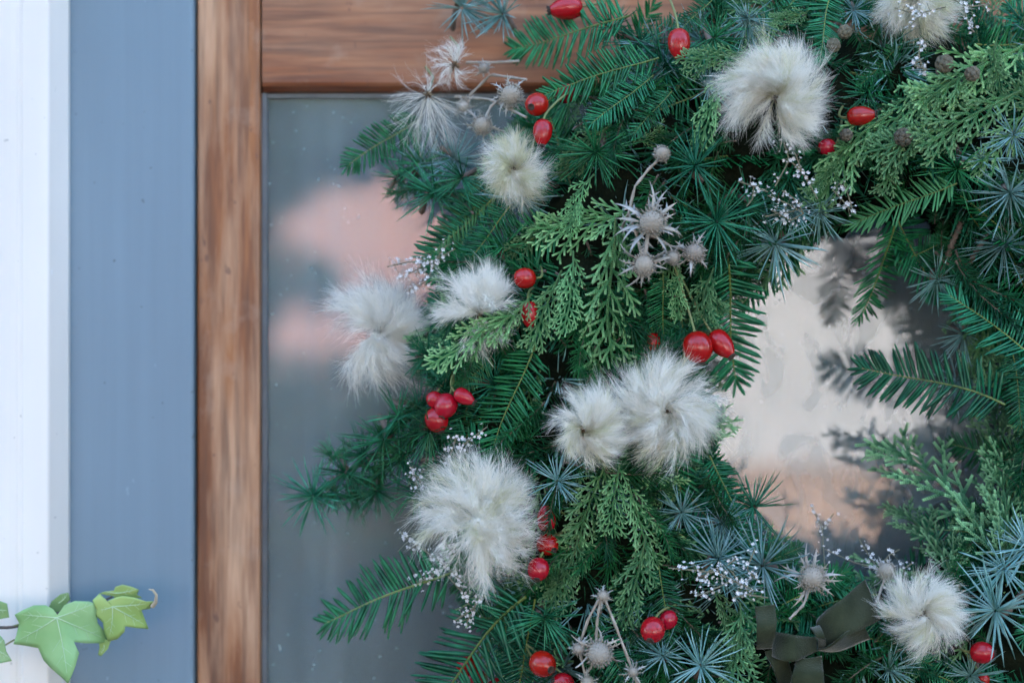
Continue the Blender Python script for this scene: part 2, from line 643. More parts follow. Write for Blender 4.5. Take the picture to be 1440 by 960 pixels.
# putty beads that hold the pane
bw = .0034
for n, lo, hi in (("l", (GX0 + .0002, .0075, .3205), (GX0 + bw, .0137, GZ1 - .0005)), ("r", (GX1 - bw, .0075, .3205), (GX1 - .0002, .0137, GZ1 - .0005)),
                  ("t", (GX0 + bw, .0105, GZ1 - bw), (GX1 - bw, .0137, GZ1 - .0006)), ("b", (GX0 + bw, .0105, .3206), (GX1 - bw, .0137, .3206 + bw))):
    put(MB().box(lo, hi), "glazing_bead", M['putty'], door, smooth=False)
put(MB().box((GX0 - .008, GLASS_Y, .312), (GX1 + .008, GLASS_Y + .004, GZ1 + .008)), "pane", M['glass'], door, smooth=False)

# ------------------------------------------------------------------ across the street: what the pane mirrors
FY = -12.5


def street_house(name, x0, x1, h, mat, label, wins, doorx):
    t = thing(name, ((x0 + x1) / 2, FY - 3, -.05), label, "house", None)
    put(MB().box((x0, FY - 7, -.05), (x1, FY, h)), "wall", mat, t, smooth=False)
    v = [(x0 - .1, FY + .3, h), (x1 + .1, FY + .3, h), (x1 + .1, FY - 3.5, h + 1.3), (x0 - .1, FY - 3.5, h + 1.3), (x0 - .1, FY - 7.3, h), (x1 + .1, FY - 7.3, h)]
    put(MB().add(v, [(0, 1, 2, 3), (3, 2, 5, 4)]), "roof", M['roof'], t, smooth=False)
    for (wx, wz, ww, wh) in wins:
        w = put(MB().box((wx, FY + .002, wz), (wx + ww, FY + .05, wz + wh)), "window", M['frame'], t, smooth=False)
        for i in range(2):
            for j in range(2):
                a = wx + .06 + i * (ww - .06) / 2
                c = wz + .06 + j * (wh - .06) / 2
                put(MB().box((a, FY + .04, c), (a + (ww - .06) / 2 - .06, FY + .056, c + (wh - .06) / 2 - .06)), "pane", M['pane'], w, smooth=False)
    d = put(MB().box((doorx, FY + .002, -.04), (doorx + .9, FY + .05, 2.0)), "door", M['blue'], t, smooth=False)
    put(MB().box((doorx + .78, FY + .05, .95), (doorx + .82, FY + .09, 1.07)), "handle", M['calyx'], d, smooth=False)
    return t


street_house("pink_house", -5.2, .35, 3.0, M['pink'], "pink rendered house mirrored as soft patches in the pane",
             [(-4.9, .9, 1.0, 1.4)], -3.4)
street_house("cream_house", .4, 7.0, 3.2, M['cream'], "cream rendered house mirrored inside the ring of the wreath",
             [(4.0, 1.0, 1.1, 1.5)], 5.7)
a, b = RF(1000, 700, 11.3), RF(1500, 700, 11.3)
gw = thing("garden_wall", (2.5, GLASS_Y - 11.4, -.05), "low peach garden wall mirrored at the foot of the pane", "wall")
put(MB().box((.5, GLASS_Y - 11.5, -.045), (5.4, GLASS_Y - 11.3, RF(1200, 668, 11.3)[2])), "wall_body", M['peach'], gw, smooth=False)
put(MB().box((.46, GLASS_Y - 11.54, RF(1200, 668, 11.3)[2] + .002), (5.44, GLASS_Y - 11.26, RF(1200, 668, 11.3)[2] + .06)), "coping", M['peach'], gw, smooth=False)


def shrub(clumps, L, label, n_per=260):
    pts = np.array([RF(c[0], c[1], L) for c in clumps])
    rad = np.array([c[2] for c in clumps]) * PX * (L + 1.3) / CAMD
    base = np.array([pts[:, 0].mean(), pts[:, 1].mean(), -.045])
    t = thing("laurel_shrub", base, label, "shrub", "shrubs across the street")
    mb = MB()
    mb.tube([base, base + [0.02, 0, .25], base + [0, 0, .5]], [.05, .04, .03], 7)
    order = np.argsort(pts[:, 2])
    for q, k in enumerate(order):          # each limb leaves the nearest lower clump
        p = pts[k]
        low = [base + [0, 0, .3]] if q == 0 else [pts[w] for w in order[:q]]
        s = min(low, key=lambda w: np.linalg.norm(w - p))
        mb.tube([s, (s + p) / 2 + [0, .02, .02], p], [.022, .016, .008], 5)
    put(mb, "trunk", M['bark'], t)
    tv = np.array([(0, 0, 0), (.5, .32, .05), (1, 0, 0), (.5, -.32, .05)])
    tf = np.array([(0, 1, 2, 3)])
    mb = MB()
    for p, r in zip(pts, rad):
        n = int(n_per * max(.4, (r / .2) ** 2))
        d = nrm(rng.normal(size=(n, 3)))
        pos = p + d * r * (rng.random((n, 1)) ** .45) * [1, .9, 1]
        ax = nrm(d + rng.normal(size=(n, 3)) * .7)
        up = nrm(rng.normal(size=(n, 3)))
        sd_ = nrm(np.cross(up, ax))
        up = np.cross(ax, sd_)
        s = rng.uniform(.06, .10, (n, 1))
        mats = np.stack([ax * s, sd_ * s, up * s], -1)
        mb.inst(tv, tf, mats, pos)
    put(mb, "crown", M['leaf'], t, kind="stuff", smooth=False)
    return t


shrub([(330, 170, 95), (400, 182, 82), (470, 180, 66), (545, 176, 66), (620, 175, 90), (345, 300, 58), (395, 270, 34), (440, 244, 26), (352, 395, 54), (408, 384, 34), (452, 404, 26), (345, 470, 40), (500, 232, 22),
       (330, 500, 48), (720, 200, 110), (740, 350, 90), (690, 300, 60), (800, 520, 110), (680, 480, 55)], 7.6,
      "laurel shrub with open gaps, mirrored dark in the left of the pane")
shrub([(350, 575, 80), (440, 592, 92), (520, 600, 88), (600, 580, 90), (400, 720, 95), (520, 720, 95), (640, 700, 95), (380, 860, 110), (520, 870, 110),
       (660, 860, 110), (300, 700, 100), (800, 700, 110), (800, 850, 110)], 7.2,
      "dense low laurel shrub mirrored dark below the pink patches")

# unseen trees added behind the roofs to block low sky and keep light overhead
def sky_block_tree(x, y, h, label):
    t = thing("sky_block_tree", (x, y, -.05), label, "tree", "unseen trees added to block the low sky")
    b0 = np.array([x, y, -.05])
    mb = MB().tube([b0, b0 + [.1, 0, h * .35], b0 + [-.1, 0, h * .8]], [.28, .2, .06], 8)
    cl = []
    for q in range(16):
        z = rng.uniform(.18, 1.0)
        rr_ = h * .24 * (1.15 - abs(z - .5))
        a_ = rng.uniform(0, 6.28)
        p = b0 + np.array([math.cos(a_) * rr_ * .75, math.sin(a_) * rr_ * .6, h * z])
        cl.append((p, h * rng.uniform(.10, .16)))
        mb.tube([b0 + [0, 0, h * z * .7], p], [.09, .03], 5)
    put(mb, "trunk", M['bark'], t)
    tv = np.array([(0, 0, 0), (.5, .34, .06), (1, 0, 0), (.5, -.34, .06)])
    cb_ = MB()
    for p, r_ in cl:
        n = 420
        d = nrm(rng.normal(size=(n, 3)))
        pos = p + d * r_ * rng.random((n, 1)) ** .4
        ax, sd_, u = frames(d + rng.normal(size=(n, 3)) * .8, nrm(rng.normal(size=(n, 3))))
        sc_ = rng.uniform(.25, .45, (n, 1))
        cb_.inst(tv, np.array([(0, 1, 2, 3)]), np.stack([ax * sc_, sd_ * sc_, u * sc_], -1), pos)
    put(cb_, "crown", M['leaf'], t, kind="stuff", smooth=False)


for k in range(11):
    sky_block_tree(-27 + k * 5.4 + random.uniform(-.8, .8), -23.5 + abs(k - 5) * .9, random.uniform(13.5, 16.5), "unseen tall leafy tree added behind the roofs opposite the door to block low sky")

for x, y in ((-31, -13), (-33, -7.5), (31, -13), (33, -7.5)):  # more unseen trees, added to cut low sky from the sides
    sky_block_tree(x, y, random.uniform(13, 15), "unseen tall leafy tree added beyond the end of the terrace to block low sky")

# ------------------------------------------------------------------ the wreath
WC = np.array([WX, -.02, WZ])
wreath = thing("evergreen_wreath", (WX, -.02, WZ), "thick mixed evergreen wreath hanging on the glazed door", "wreath")
WP = (1190.0, 570.0)
Winv = Matrix.Translation(Vector((-WX, .02, -WZ)))


def ring_y(px, py, lift=0.0):
    """depth of the wreath's front at a photo pixel"""
    r = math.hypot(px - WP[0], (py - WP[1]) * .98)
    u = (r - 400) / 260.0
    return -(.028 + .074 * math.sqrt(max(0.0, 1 - u * u))) - lift


# base ring of moss and twine
mb = MB()
nu, nv = 120, 20
a = np.linspace(0, 2 * np.pi, nu, endpoint=False)
b = np.linspace(0, 2 * np.pi, nv, endpoint=False)
A, B = np.meshgrid(a, b, indexing='ij')
rr = .046 + .006 * np.sin(7 * A + 3 * B) + .005 * np.sin(19 * A - 5 * B) + .003 * rng.normal(size=A.shape)
RMID = .186
V = np.stack([WX + (RMID + rr * 1.25 * np.cos(B)) * np.cos(A), -.052 + rr * .78 * np.sin(B), WZ + (RMID + rr * 1.25 * np.cos(B)) * np.sin(A)], -1)
i, j = np.meshgrid(np.arange(nu), np.arange(nv), indexing='ij')
F = np.stack([i * nv + j, ((i + 1) % nu) * nv + j, ((i + 1) % nu) * nv + (j + 1) % nv, i * nv + (j + 1) % nv], -1).reshape(-1, 4)
mb.add(V.reshape(-1, 3), F)
put(mb, "moss_ring", M['moss'], wreath)

# ---- sprig prototypes (base at the origin, growing along +x, flat side facing +z)


def needle_template():
    ts = np.array([0, .06, .3, .7, .92, 1.0])
    hw = np.array([.25, .75, 1, .95, .6, .05])
    z = -.10 * ts ** 2
    v = []
    for t, w, q in zip(ts, hw, z):
        v += [(t, w, q), (t, 0, q + .28 * 1), (t, -w, q), (t, 0, q - .22)]
    v = np.array(v)
    f = []
    for s in range(len(ts) - 1):
        for k in range(4):
            f.append((s * 4 + k, s * 4 + (k + 1) % 4, s * 4 + 4 + (k + 1) % 4, s * 4 + 4 + k))
    return v, np.array(f)[:, ::-1]


NT_V, NT_F = needle_template()


def yew_proto(seed, light=False):
    r = np.random.default_rng(seed)
    Ln = .112
    cv = r.uniform(-.18, .18)
    n = 31
    t = np.linspace(0, 1, 40)
    path = np.stack([t * Ln, cv * Ln * t ** 2 + .02 * Ln * np.sin(t * 5 + seed), -.06 * Ln * t ** 2], -1)
    st = MB().tube(path, np.linspace(.0010, .0005, 40), 6)
    tt = np.repeat(np.linspace(.05, .985, n), 2) + r.uniform(-.008, .008, 2 * n)
    side = np.tile([1, -1], n)
    base = np.stack([np.interp(tt, t, path[:, k]) for k in range(3)], -1)
    tan = nrm(np.stack([np.interp(tt, t, np.gradient(path[:, k])) for k in range(3)], -1))
    nor = np.array([0, 0, 1.0])
    lat = np.cross(nor, tan) * side[:, None]
    ang = np.radians(np.interp(tt, [0, .6, .9, 1], [72, 64, 48, 22]) + r.normal(0, 5, 2 * n))
    lift = np.radians(r.normal(6, 9, 2 * n))
    d = tan * np.cos(ang)[:, None] + lat * np.sin(ang)[:, None]
    d = d * np.cos(lift)[:, None] + nor * np.sin(lift)[:, None]
    ln = np.interp(tt, [0, .12, .5, .85, 1], [.017, .026, .0295, .022, .012]) * r.uniform(.88, 1.08, 2 * n)
    up = nor + r.normal(0, .25, (2 * n, 3))
    ax, sd_, u = frames(d, up)
    keep = r.random(2 * n) > .04
    w = .00142
    mats = np.stack([ax * ln[:, None], sd_ * w, u * ln[:, None] * .045 + 0 * u], -1)
    # the template's z holds both bend (in lengths) and rib height: scale to a compromise
    mats[:, :, 2] = u * np.maximum(.0016, ln * .09)[:, None]
    tv = NT_V.copy()
    nd = MB().inst(tv, NT_F, mats[keep], base[keep])
    return {'stem': (st.mesh("stem", M['yew_stem']), None), 'needles': (nd.mesh("needles", M['yew_light'] if light else M['yew']), "stuff")}, Ln


def thin_needle():
    ts = [0, .15, .75, 1.0]
    hw = [.7, 1, .85, .12]
    v = []
    for t, w in zip(ts, hw):
        for k in range(3):
            an = k * 2 * math.pi / 3
            v.append((t, w * math.cos(an), w * math.sin(an) - .0))
    f = []
    for s in range(3):
        for k in range(3):
            f.append((s * 3 + k, s * 3 + (k + 1) % 3, s * 3 + 3 + (k + 1) % 3, s * 3 + 3 + k))
    return np.array(v), np.array(f)


TN_V, TN_F = thin_needle()


def cedar_proto(seed, mat, lo=18, hi=106, n=52):
    """a rosette of needles on a short spur; axis of the rosette is +z, twig runs back along -z"""
    r = np.random.default_rng(seed)
    mb = MB()
    th = np.radians(np.sqrt(r.uniform((lo / 110) ** 2, (hi / 110) ** 2, n)) * 110)
    ph = np.arange(n) * 2.39996 + r.uniform(-.25, .25, n)
    d = np.stack([np.sin(th) * np.cos(ph), np.sin(th) * np.sin(ph), np.cos(th)], -1)
    gap = r.uniform(0, 6.28)                      # rosettes are never full: some needles have dropped
    keep = (np.abs((ph - gap + np.pi) % (2 * np.pi) - np.pi) > r.uniform(.1, .75)) | (r.random(n) < .4)
    th, ph, d = th[keep], ph[keep], d[keep]
    d = nrm(d + r.normal(0, .10, d.shape))
    n = len(d)
    ln = r.uniform(.019, .032, n)
    ax, sd_, u = frames(d, nrm(r.normal(size=(n, 3))))
    w = r.uniform(.00046, .00068, n)
    mats = np.stack([ax * ln[:, None], sd_ * w[:, None], u * w[:, None]], -1)
    tv = TN_V.copy()
    # a slight bow in each needle
    tv2 = tv.copy()
    tv2[:, 2] += -4.5 * (tv[:, 0] ** 2)
    mb.inst(tv2, TN_F, mats, d * .0015)
    tw = MB()
    zt = np.linspace(0, -.020, 22)
    path = np.stack([.004 * np.sin(zt * 90 + seed), .004 * np.cos(zt * 70 + seed), zt], -1)
    tw.tube(path, .0019 + .0006 * np.cos(np.arange(22) * 2.3), 7)
    return {'twig': (tw.mesh("twig", M['twig']), None), 'needles': (mb.mesh("needles", mat), "stuff")}, .030


SC_V = np.array([(0, 0, 0), (.42, .22, 0), (1, 0.02, .02), (.42, -.22, 0), (.40, 0, .24), (.40, 0, -.24)])
SC_F = np.array([(0, 1, 4), (1, 2, 4), (2, 3, 4), (3, 0, 4), (1, 0, 5), (2, 1, 5), (3, 2, 5), (0, 3, 5)])[:, ::-1]


def cypress_proto(seed, mat, Ln=.088, juni=False):
    r = np.random.default_rng(seed)
    pos, ax, size = [], [], []
    upv, age = [], []

    def shoot(p0, d0, n, bend, sz, nor):
        """walk along a shoot, dropping scale leaves; returns nodes"""
        p = np.array(p0, float)
        d = nrm(np.array(d0, float))
        nodes = []
        for q in range(n):
            lat = nrm(np.cross(nor, d))
            s = sz * (1.0 - .25 * q / max(1, n))
            for sg in (1, -1):
                a = nrm(d + sg * lat * .34)
                pos.append(p + sg * lat * s * .12)
                ax.append(a)
                size.append(s)
                upv.append(nor)
            pos.append(p + nor * s * .10)
            ax.append(nrm(d + nor * .22))
            size.append(s * .95)
            upv.append(nor)
            age.extend([q / max(4, n - 1) if n < 30 else .15] * 3)
            nodes.append((p.copy(), d.copy(), lat))
            p = p + d * s * .62
            d = nrm(d + bend + r.normal(0, .035, 3))
        return nodes

    nor = np.array([0, 0, 1.0])
    S = .0023
    nmain = int(Ln / (S * .55))
    main = shoot((0, 0, 0), (1, 0, 0), nmain, np.array([0, r.uniform(-.006, .006), -.006]), S * 1.1, nor)
    sg = 1
    k = 5
    while k < nmain - 3:
        p, d, lat = main[k]
        f = k / nmain
        n2 = int((12 + 17 * math.sin(math.pi * min(1, f * .8 + .22))) * r.uniform(.75, 1.15) * (1.0 if f < .8 else .65))
        tilt = nor * r.normal(0, .55 if juni else .22)
        n_or = nrm(nor + lat * r.normal(0, .35))
        sub = shoot(p, d * .80 + lat * sg * .62 + tilt, n2, d * .02 + np.array([0, 0, -.01]), S * .95, n_or)
        s2 = 1 if r.random() < .5 else -1
        q = 2
        while q < len(sub) - 2:
            p3, d3, l3 = sub[q]
            n3 = int(r.uniform(4.5, 10) * (1 - .45 * q / len(sub)) + 1)
            shoot(p3, d3 * .80 + l3 * s2 * .58 + nor * r.normal(0, .3 if juni else .12), n3, d3 * .02, S * .9, n_or)
            s2 = -s2
            q += int(r.integers(3, 5))
        sg = -sg
        k += int(r.integers(3, 6))
    pos, ax, size, upv = map(np.array, (pos, ax, size, upv))
    a, s_, u = frames(ax, upv)
    mats = np.stack([a * size[:, None], s_ * size[:, None], u * size[:, None]], -1)
    mb = MB().inst(SC_V, SC_F, mats, pos)
    me = mb.mesh("scale_leaves", mat)
    at = me.attributes.new("young", 'FLOAT', 'POINT')
    at.data.foreach_set("value", np.repeat(np.array(age, np.float32), 6))
    path = np.array([m[0] for m in main])
    st = MB().tube(path, np.linspace(.0009, .0003, len(path)), 5)
    return {'stem': (st.mesh("stem", M['cyp_stem']), None), 'scale_leaves': (me, "stuff")}, Ln


def fir_proto(seed):
    """a shoot set all round with short fine needles"""
    r = np.random.default_rng(seed)
    Ln = .075
    t = np.linspace(0, 1, 24)
    path = np.stack([t * Ln, .08 * Ln * np.sin(t * 3 + seed), .05 * Ln * np.cos(t * 4 + seed)], -1)
    n = 130
    tt = np.linspace(.04, 1, n)
    base = np.stack([np.interp(tt, t, path[:, k]) for k in range(3)], -1)
    ph = np.arange(n) * 2.39996 + r.normal(0, .3, n)
    an = np.radians(np.interp(tt, [0, .85, 1], [62, 48, 15]) + r.normal(0, 9, n))
    d = np.stack([np.cos(an), np.sin(an) * np.cos(ph), np.sin(an) * np.sin(ph)], -1)
    ln = r.uniform(.011, .019, n)
    ax, sd_, u = frames(d, nrm(r.normal(size=(n, 3))))
    w = .00062
    tv2 = TN_V.copy()
    tv2[:, 2] += -3.0 * TN_V[:, 0] ** 2
    nd = MB().inst(tv2, TN_F, np.stack([ax * ln[:, None], sd_ * w, u * w], -1), base)
    st = MB().tube(path, np.linspace(.0011, .0005, 24), 6)
    return {'stem': (st.mesh("stem", M['twig']), None), 'needles': (nd.mesh("needles", M['fir']), "stuff")}, Ln


FIR = [fir_proto(s + 140) for s in range(5)]
YEW = [yew_proto(s) for s in range(6)]
YEWL = [yew_proto(s + 20, True) for s in range(2)]
CEDB = [cedar_proto(s + 40, M['cedar_b']) for s in range(7)] + [cedar_proto(58, M['cedar_b'], 12, 78, 42)]
CEDG = [cedar_proto(s + 60, M['cedar_g']) for s in range(7)] + [cedar_proto(78, M['cedar_g'], 12, 78, 42)]
CYP = [cypress_proto(s + 80, M['cypress']) for s in range(6)]
JUN = [cypress_proto(s + 100, M['juniper'], .085, True) for s in range(3)]


def place(proto, name, mat4):
    """a sprig: an Empty under the wreath with copies of the prototype's parts"""
    e = link(name, None, wreath, Winv @ mat4)
    e.empty_display_size = .01
    for part, (me, kind) in proto.items():
        link(part, me, e, None, kind)
    return e


def basis(x, zhint, scale, loc):
    x = nrm(x)
    y = nrm(np.cross(zhint, x))
    z = np.cross(x, y)
    m = Matrix.Identity(4)
    for r_ in range(3):
        m[r_][0], m[r_][1], m[r_][2], m[r_][3] = x[r_] * scale, y[r_] * scale, z[r_] * scale, loc[r_]
    return m


CAMP = np.array([0, CAMY, CAMZ])


def sprig(lst, name, bx, by, tx, ty, lift=.0, tip=.0, roll=0.0, smax=1.6, var=None, yb=None):
    y0 = (ring_y(bx, by, lift) if yb is None else yb)
    y1 = (ring_y(tx, ty, lift) if yb is None else yb) - tip
    y1 = min(y1, y0 + .045)
    p0, p1 = P(bx, by, y0), P(tx, ty, y1)
    proto, Ln = lst[random.randrange(len(lst)) if var is None else var]
    d = p1 - p0
    s = np.linalg.norm(d) / Ln
    face = nrm(CAMP - (p0 + p1) / 2) + np.array([random.uniform(-.3, .3), 0, random.uniform(0, .45)])
    x = nrm(d)
    a = R(roll + random.uniform(-14, 14))
    y = nrm(np.cross(face, x))
    z = np.cross(x, y)
    zr = z * math.cos(a) + y * math.sin(a)
    s = min(s, smax)
    return place(proto, name, basis(x, zr, s, p0))


def tuft(lst, px, py, rp, lift=.0, tilt=None, yb=None):
    Y = ring_y(px, py, lift) if yb is None else yb
    p = P(px, py, Y)
    proto, Ln = lst[random.randrange(len(lst))]
    s = rp * PX * (Y - CAMY) / CAMD / Ln
    z = nrm(CAMP - p) + (np.array(tilt) if tilt is not None else np.array([random.uniform(-1.0, 1.0), 0, random.uniform(-.9, .8)]))
    z = nrm(z)
    ang = random.uniform(0, 6.28)
    x = nrm(np.cross(z, [math.cos(ang), .2, math.sin(ang)]))
    return place(proto, "cedar_sprig", basis(x, z, s, p))


# ---- sprigs one can pick out in the photograph
for a in [(926, 79, 768, 138, .012, .0, 0, 2), (919, 106, 828, 170, .012, .006, -10, 0), (944, 127, 890, 190, .012, .004, 0, 1), (885, 22, 722, 88, .002, 0, 0, 3),
          (1174, -14, 1136, 74, .008, .01, 15, 4), (1266, 66, 1206, 112, -.005, 0, 0, 5), (592, 163, 487, 236, .004, 0, 20, 1),
          (1258, 318, 1230, 448, -.005, -.006, 35, 3), (1475, 515, 1330, 420, .01, .006, -10, 2), (1412, 572, 1222, 485, .024, .012, 10, 4),
          (1424, 495, 1434, 600, .01, .0, 0, 0), (1018, 352, 1040, 545, .0, .0, 10, 1), (930, 385, 944, 500, -.006, 0, 0, 2), (1000, 640, 1052, 772, .0, 0, 25, 5),
          (642, 798, 452, 887, .012, .01, 0, 2), (742, 842, 566, 985, .014, .012, 0, 4), (752, 842, 742, 1000, .004, 0, 0, 3), (750, 484, 686, 645, .004, 0, -25, 1),
          (700, 272, 588, 368, -.006, 0, 10, 0), (722, 288, 640, 372, -.004, 0, 0, 5), (926, 795, 954, 900, .006, 0, 0, 3), (1460, 655, 1336, 612, -.006, 0, 20, 5),
          (1415, 748, 1284, 738, -.012, 0, 10, 0), (1000, 0, 955, 52, -.004, 0, 0, 2), (1100, 850, 1190, 790, -.01, 0, 0, 3), (880, 400, 868, 520, -.01, 0, 10, 4),
          (1060, 800, 1130, 770, -.01, 0, 0, 0), (1300, 945, 1420, 990, .0, 0, 0, 1), (1190, 880, 1310, 945, .0, 0, 0, 5), (830, 880, 900, 990, -.004, 0, 0, 0),
          (1230, -5, 1290, 80, -.006, 0, 0, 4), (700, 560, 640, 650, -.012, 0, 0, 3), (1240, 560 - 180, 1330, 330, -.02, 0, 0, 2)]:
    sprig(YEW, "yew_sprig", *a[:4], lift=a[4], tip=a[5], roll=a[6], var=a[7])
for a in [(1345, 256, 1200, 318, .012, .0, -25, 0), (1198, 200, 1150, 244, .008, 0, 0, 1), (700, 268, 600, 340, -.006, 0, -15, 1), (690, 500, 640, 560, -.004, 0, 0, 0)]:
    sprig(YEWL, "yew_sprig", *a[:4], lift=a[4], tip=a[5], roll=a[6], var=a[7])
DN = (0.0, 0, -.7)
UP = (0.0, 0, .7)
for a in [(650, 12, 60), (708, 20, 60, .004), (1052, 26, 56, .004), (1090, 342, 80, .0, DN), (1118, 296, 48, .0, DN), (1152, 298, 54, .0, DN), (1425, 190, 50, .01, DN),
          (1420, 272, 70, .012, DN), (1412, 345, 62, .0, DN), (1318, 392, 52, -.012, DN), (1355, 470, 52, -.012), (1345, 535, 50, -.016, DN), (985, 935, 64, .012, UP),
          (932, 922, 44, .008, UP), (1010, 785, 68, .010), (1072, 795, 76, .010), (1015, 735, 46, .0), (958, 720, 48, .0), (1400, 858, 82, .018), (1412, 800, 66, .008),
          (1446, 770, 66, .012), (1365, 950, 55, .0, DN), (784, 676, 52, .004), (1250, 940, 50, .0), (1050, 40, 40, -.005), (640, 225, 58, -.004), (600, 240, 60, -.006),
          (1380, 225, 45, .006, DN), (1200, 15, 40, -.01), (860, 700, 44, -.01), (830, 560, 50, -.02)]:
    tuft(CEDB, a[0], a[1], a[2], a[3] if len(a) > 3 else 0.0, a[4] if len(a) > 4 else None)
for a in [(1004, 53, 58, .008), (978, 233, 66, .012), (838, 214, 68, .010, DN), (1008, 312, 76, .012, (0, 0, -.4)), (1345, 238, 64, .004, DN), (1310, 222, 56, -.006),
          (540, 618, 68, .012), (486, 664, 58, .012, DN), (440, 697, 60, .012), (530, 690, 50, .006, DN), (604, 606, 62, .006), (565, 645, 54, .0), (468, 640, 36, .004),
          (766, 868, 66, .008, DN), (1060, 712, 60, .0, UP), (590, 232, 62, .0), (612, 272, 66, .004), (562, 252, 48, .002), (650, 250, 56, .004), (1052, 290, 56, .006),
          (625, 545, 50, -.006), (740, 620, 50, -.01), (900, 60, 60, -.01), (860, 40, 50, -.012), (1110, 250, 52, -.008), (1220, 130, 50, -.012), (820, 800, 56, -.012),
          (880, 830, 50, -.014), (720, 700, 50, -.012), (930, 480, 48, -.018), (600, 500, 50, -.01), (512, 640, 56, .006), (470, 692, 46, .004, DN), (584, 690, 52, .0), (622, 648, 56, -.004), (560, 585, 54, .004), (500, 700, 44, .0, DN), (590, 575, 60, -.004), (640, 510, 48, -.008), (1000, 180, 55, -.012)]:
    tuft(CEDG, a[0], a[1], a[2], a[3] if len(a) > 3 else 0.0, a[4] if len(a) > 4 else None)
for a in [(1048, 70, 966, 113, .014, .004), (1038, 98, 944, 165, .012, .004), (905, 290, 768, 368, .0, 0), (866, 305, 846, 505, .012, .008), (806, 352, 806, 462, .014, .006),
          (790, 380, 742, 482, .010, .004), (836, 245, 766, 306, .012, .004), (860, 176, 768, 232, .010, .006), (748, 412, 704, 492, .016, .008), (735, 432, 610, 514, .026, .014),
          (958, 376, 932, 446, .012, .004), (1004, 376, 958, 478, .014, .004), (985, 388, 994, 458, .012, 0), (1336, 112, 1190, 168, .012, .006), (1255, 158, 1118, 238, .014, .012),
          (1450, 60, 1296, 132, .010, .006), (1402, 52, 1382, 128, .014, .006), (1436, 128, 1296, 194, .012, .010), (1446, 150, 1398, 246, .014, .01), (1356, 158, 1244, 256, .010, .008),
          (1186, 216, 1146, 276, .012, .006), (1274, 176, 1236, 266, .010, .006), (1384, 88, 1286, 134, .018, .006), (852, 650, 798, 768, .010, .004), (882, 676, 918, 796, .012, .006),
          (872, 650, 850, 748, .014, .004), (908, 752, 896, 880, .014, .008), (822, 716, 786, 846, .004, 0), (812, 756, 804, 868, .004, 0), (1040, 846, 1066, 975, .012, .006),
          (1000, 826, 1044, 906, .008, .0), (830, 480, 850, 545, -.004, 0), (900, 640, 960, 730, -.006, 0), (1140, 14, 1090, 46, .0, 0), (1100, 20, 1040, 80, -.006, 0),
          (890, 200, 960, 190, -.008, 0), (790, 300, 730, 370, -.006, 0), (1300, 900, 1250, 980, .0, 0), (960, 300, 930, 400, -.008, 0), (840, 640, 760, 700, -.004, 0),
          (760, 520, 720, 620, -.008, 0), (1460, 230, 1390, 300, -.004, 0), (880, 300, 830, 400, .0, 0), (1060, 880, 1020, 980, .004, 0)]:
    sprig(CYP, "cypress_spray", *a[:4], lift=a[4], tip=a[5], roll=random.uniform(-20, 20), smax=2.2)
for a in [(1412, 800, 1306, 582, .0, .0), (1416, 790, 1400, 590, .006, 0), (1342, 818, 1298, 690, .004, 0), (1338, 812, 1352, 740, .002, 0), (1405, 800, 1446, 660, .008, 0),
          (1425, 700, 1360, 560, -.004, 0), (1440, 790, 1380, 680, .0, 0)]:
    sprig(JUN, "juniper_spray", *a[:4], lift=a[4], tip=a[5], roll=random.uniform(-20, 20), smax=2.6)

def in_hole(x, y, m=0):
    return ((x - 1185) / (165.0 + m)) ** 2 + ((y - 565) / (235.0 + m)) ** 2 < 1


# ---- greenery all the way round the ring, behind and between those
for q in range(960):
    ang = random.uniform(R(30), R(300)) if q < 660 else random.uniform(R(-75), R(60)) if q % 4 else random.uniform(0, 2 * math.pi)
    u = random.uniform(-.95, .98)
    rad = 400 + 205 * u
    px, py = WP[0] + rad * math.cos(ang), WP[1] - rad * math.sin(ang)
    inside = -40 < px < 1480 and -40 < py < 1000
    lift = -.026 + random.uniform(-.018, .014) if inside else random.uniform(-.02, .012)
    # shoots lean outwards and downwards round the ring
    out = np.array([math.cos(ang), -math.sin(ang)])
    tang = np.array([-out[1], out[0]]) * random.choice((-1, 1))
    dd = out * (.9 * u + random.uniform(-.2, .3)) + tang * random.uniform(.2, 1.0) + np.array([0, .35])
    dd = dd / np.linalg.norm(dd)
    k = random.random()
    ln = random.uniform(120, 200)
    tx, ty = px + dd[0] * ln, py + dd[1] * ln
    hole = math.hypot(tx - WP[0], ty - WP[1])
    if in_hole(tx, ty) or in_hole(px, py, 25):
        continue
    if hole > 600:
        f = 600 / hole
        tx, ty = WP[0] + (tx - WP[0]) * f, WP[1] + (ty - WP[1]) * f
    if px > 1290 and 400 < py < 800 and rad < 300:
        continue
    if k < .34:
        sprig(YEW, "yew_sprig", px, py, tx, ty, lift=lift, tip=random.uniform(-.01, .01), roll=random.uniform(-40, 40), smax=1.5)
    elif k < .62:
        tuft(CEDG if random.random() < .62 else CEDB, px, py, random.uniform(50, 72), lift)
    elif k < .88:
        sprig(CYP, "cypress_spray", px, py, tx, ty, lift=lift, tip=random.uniform(-.01, .01), roll=random.uniform(-30, 30), smax=1.9)

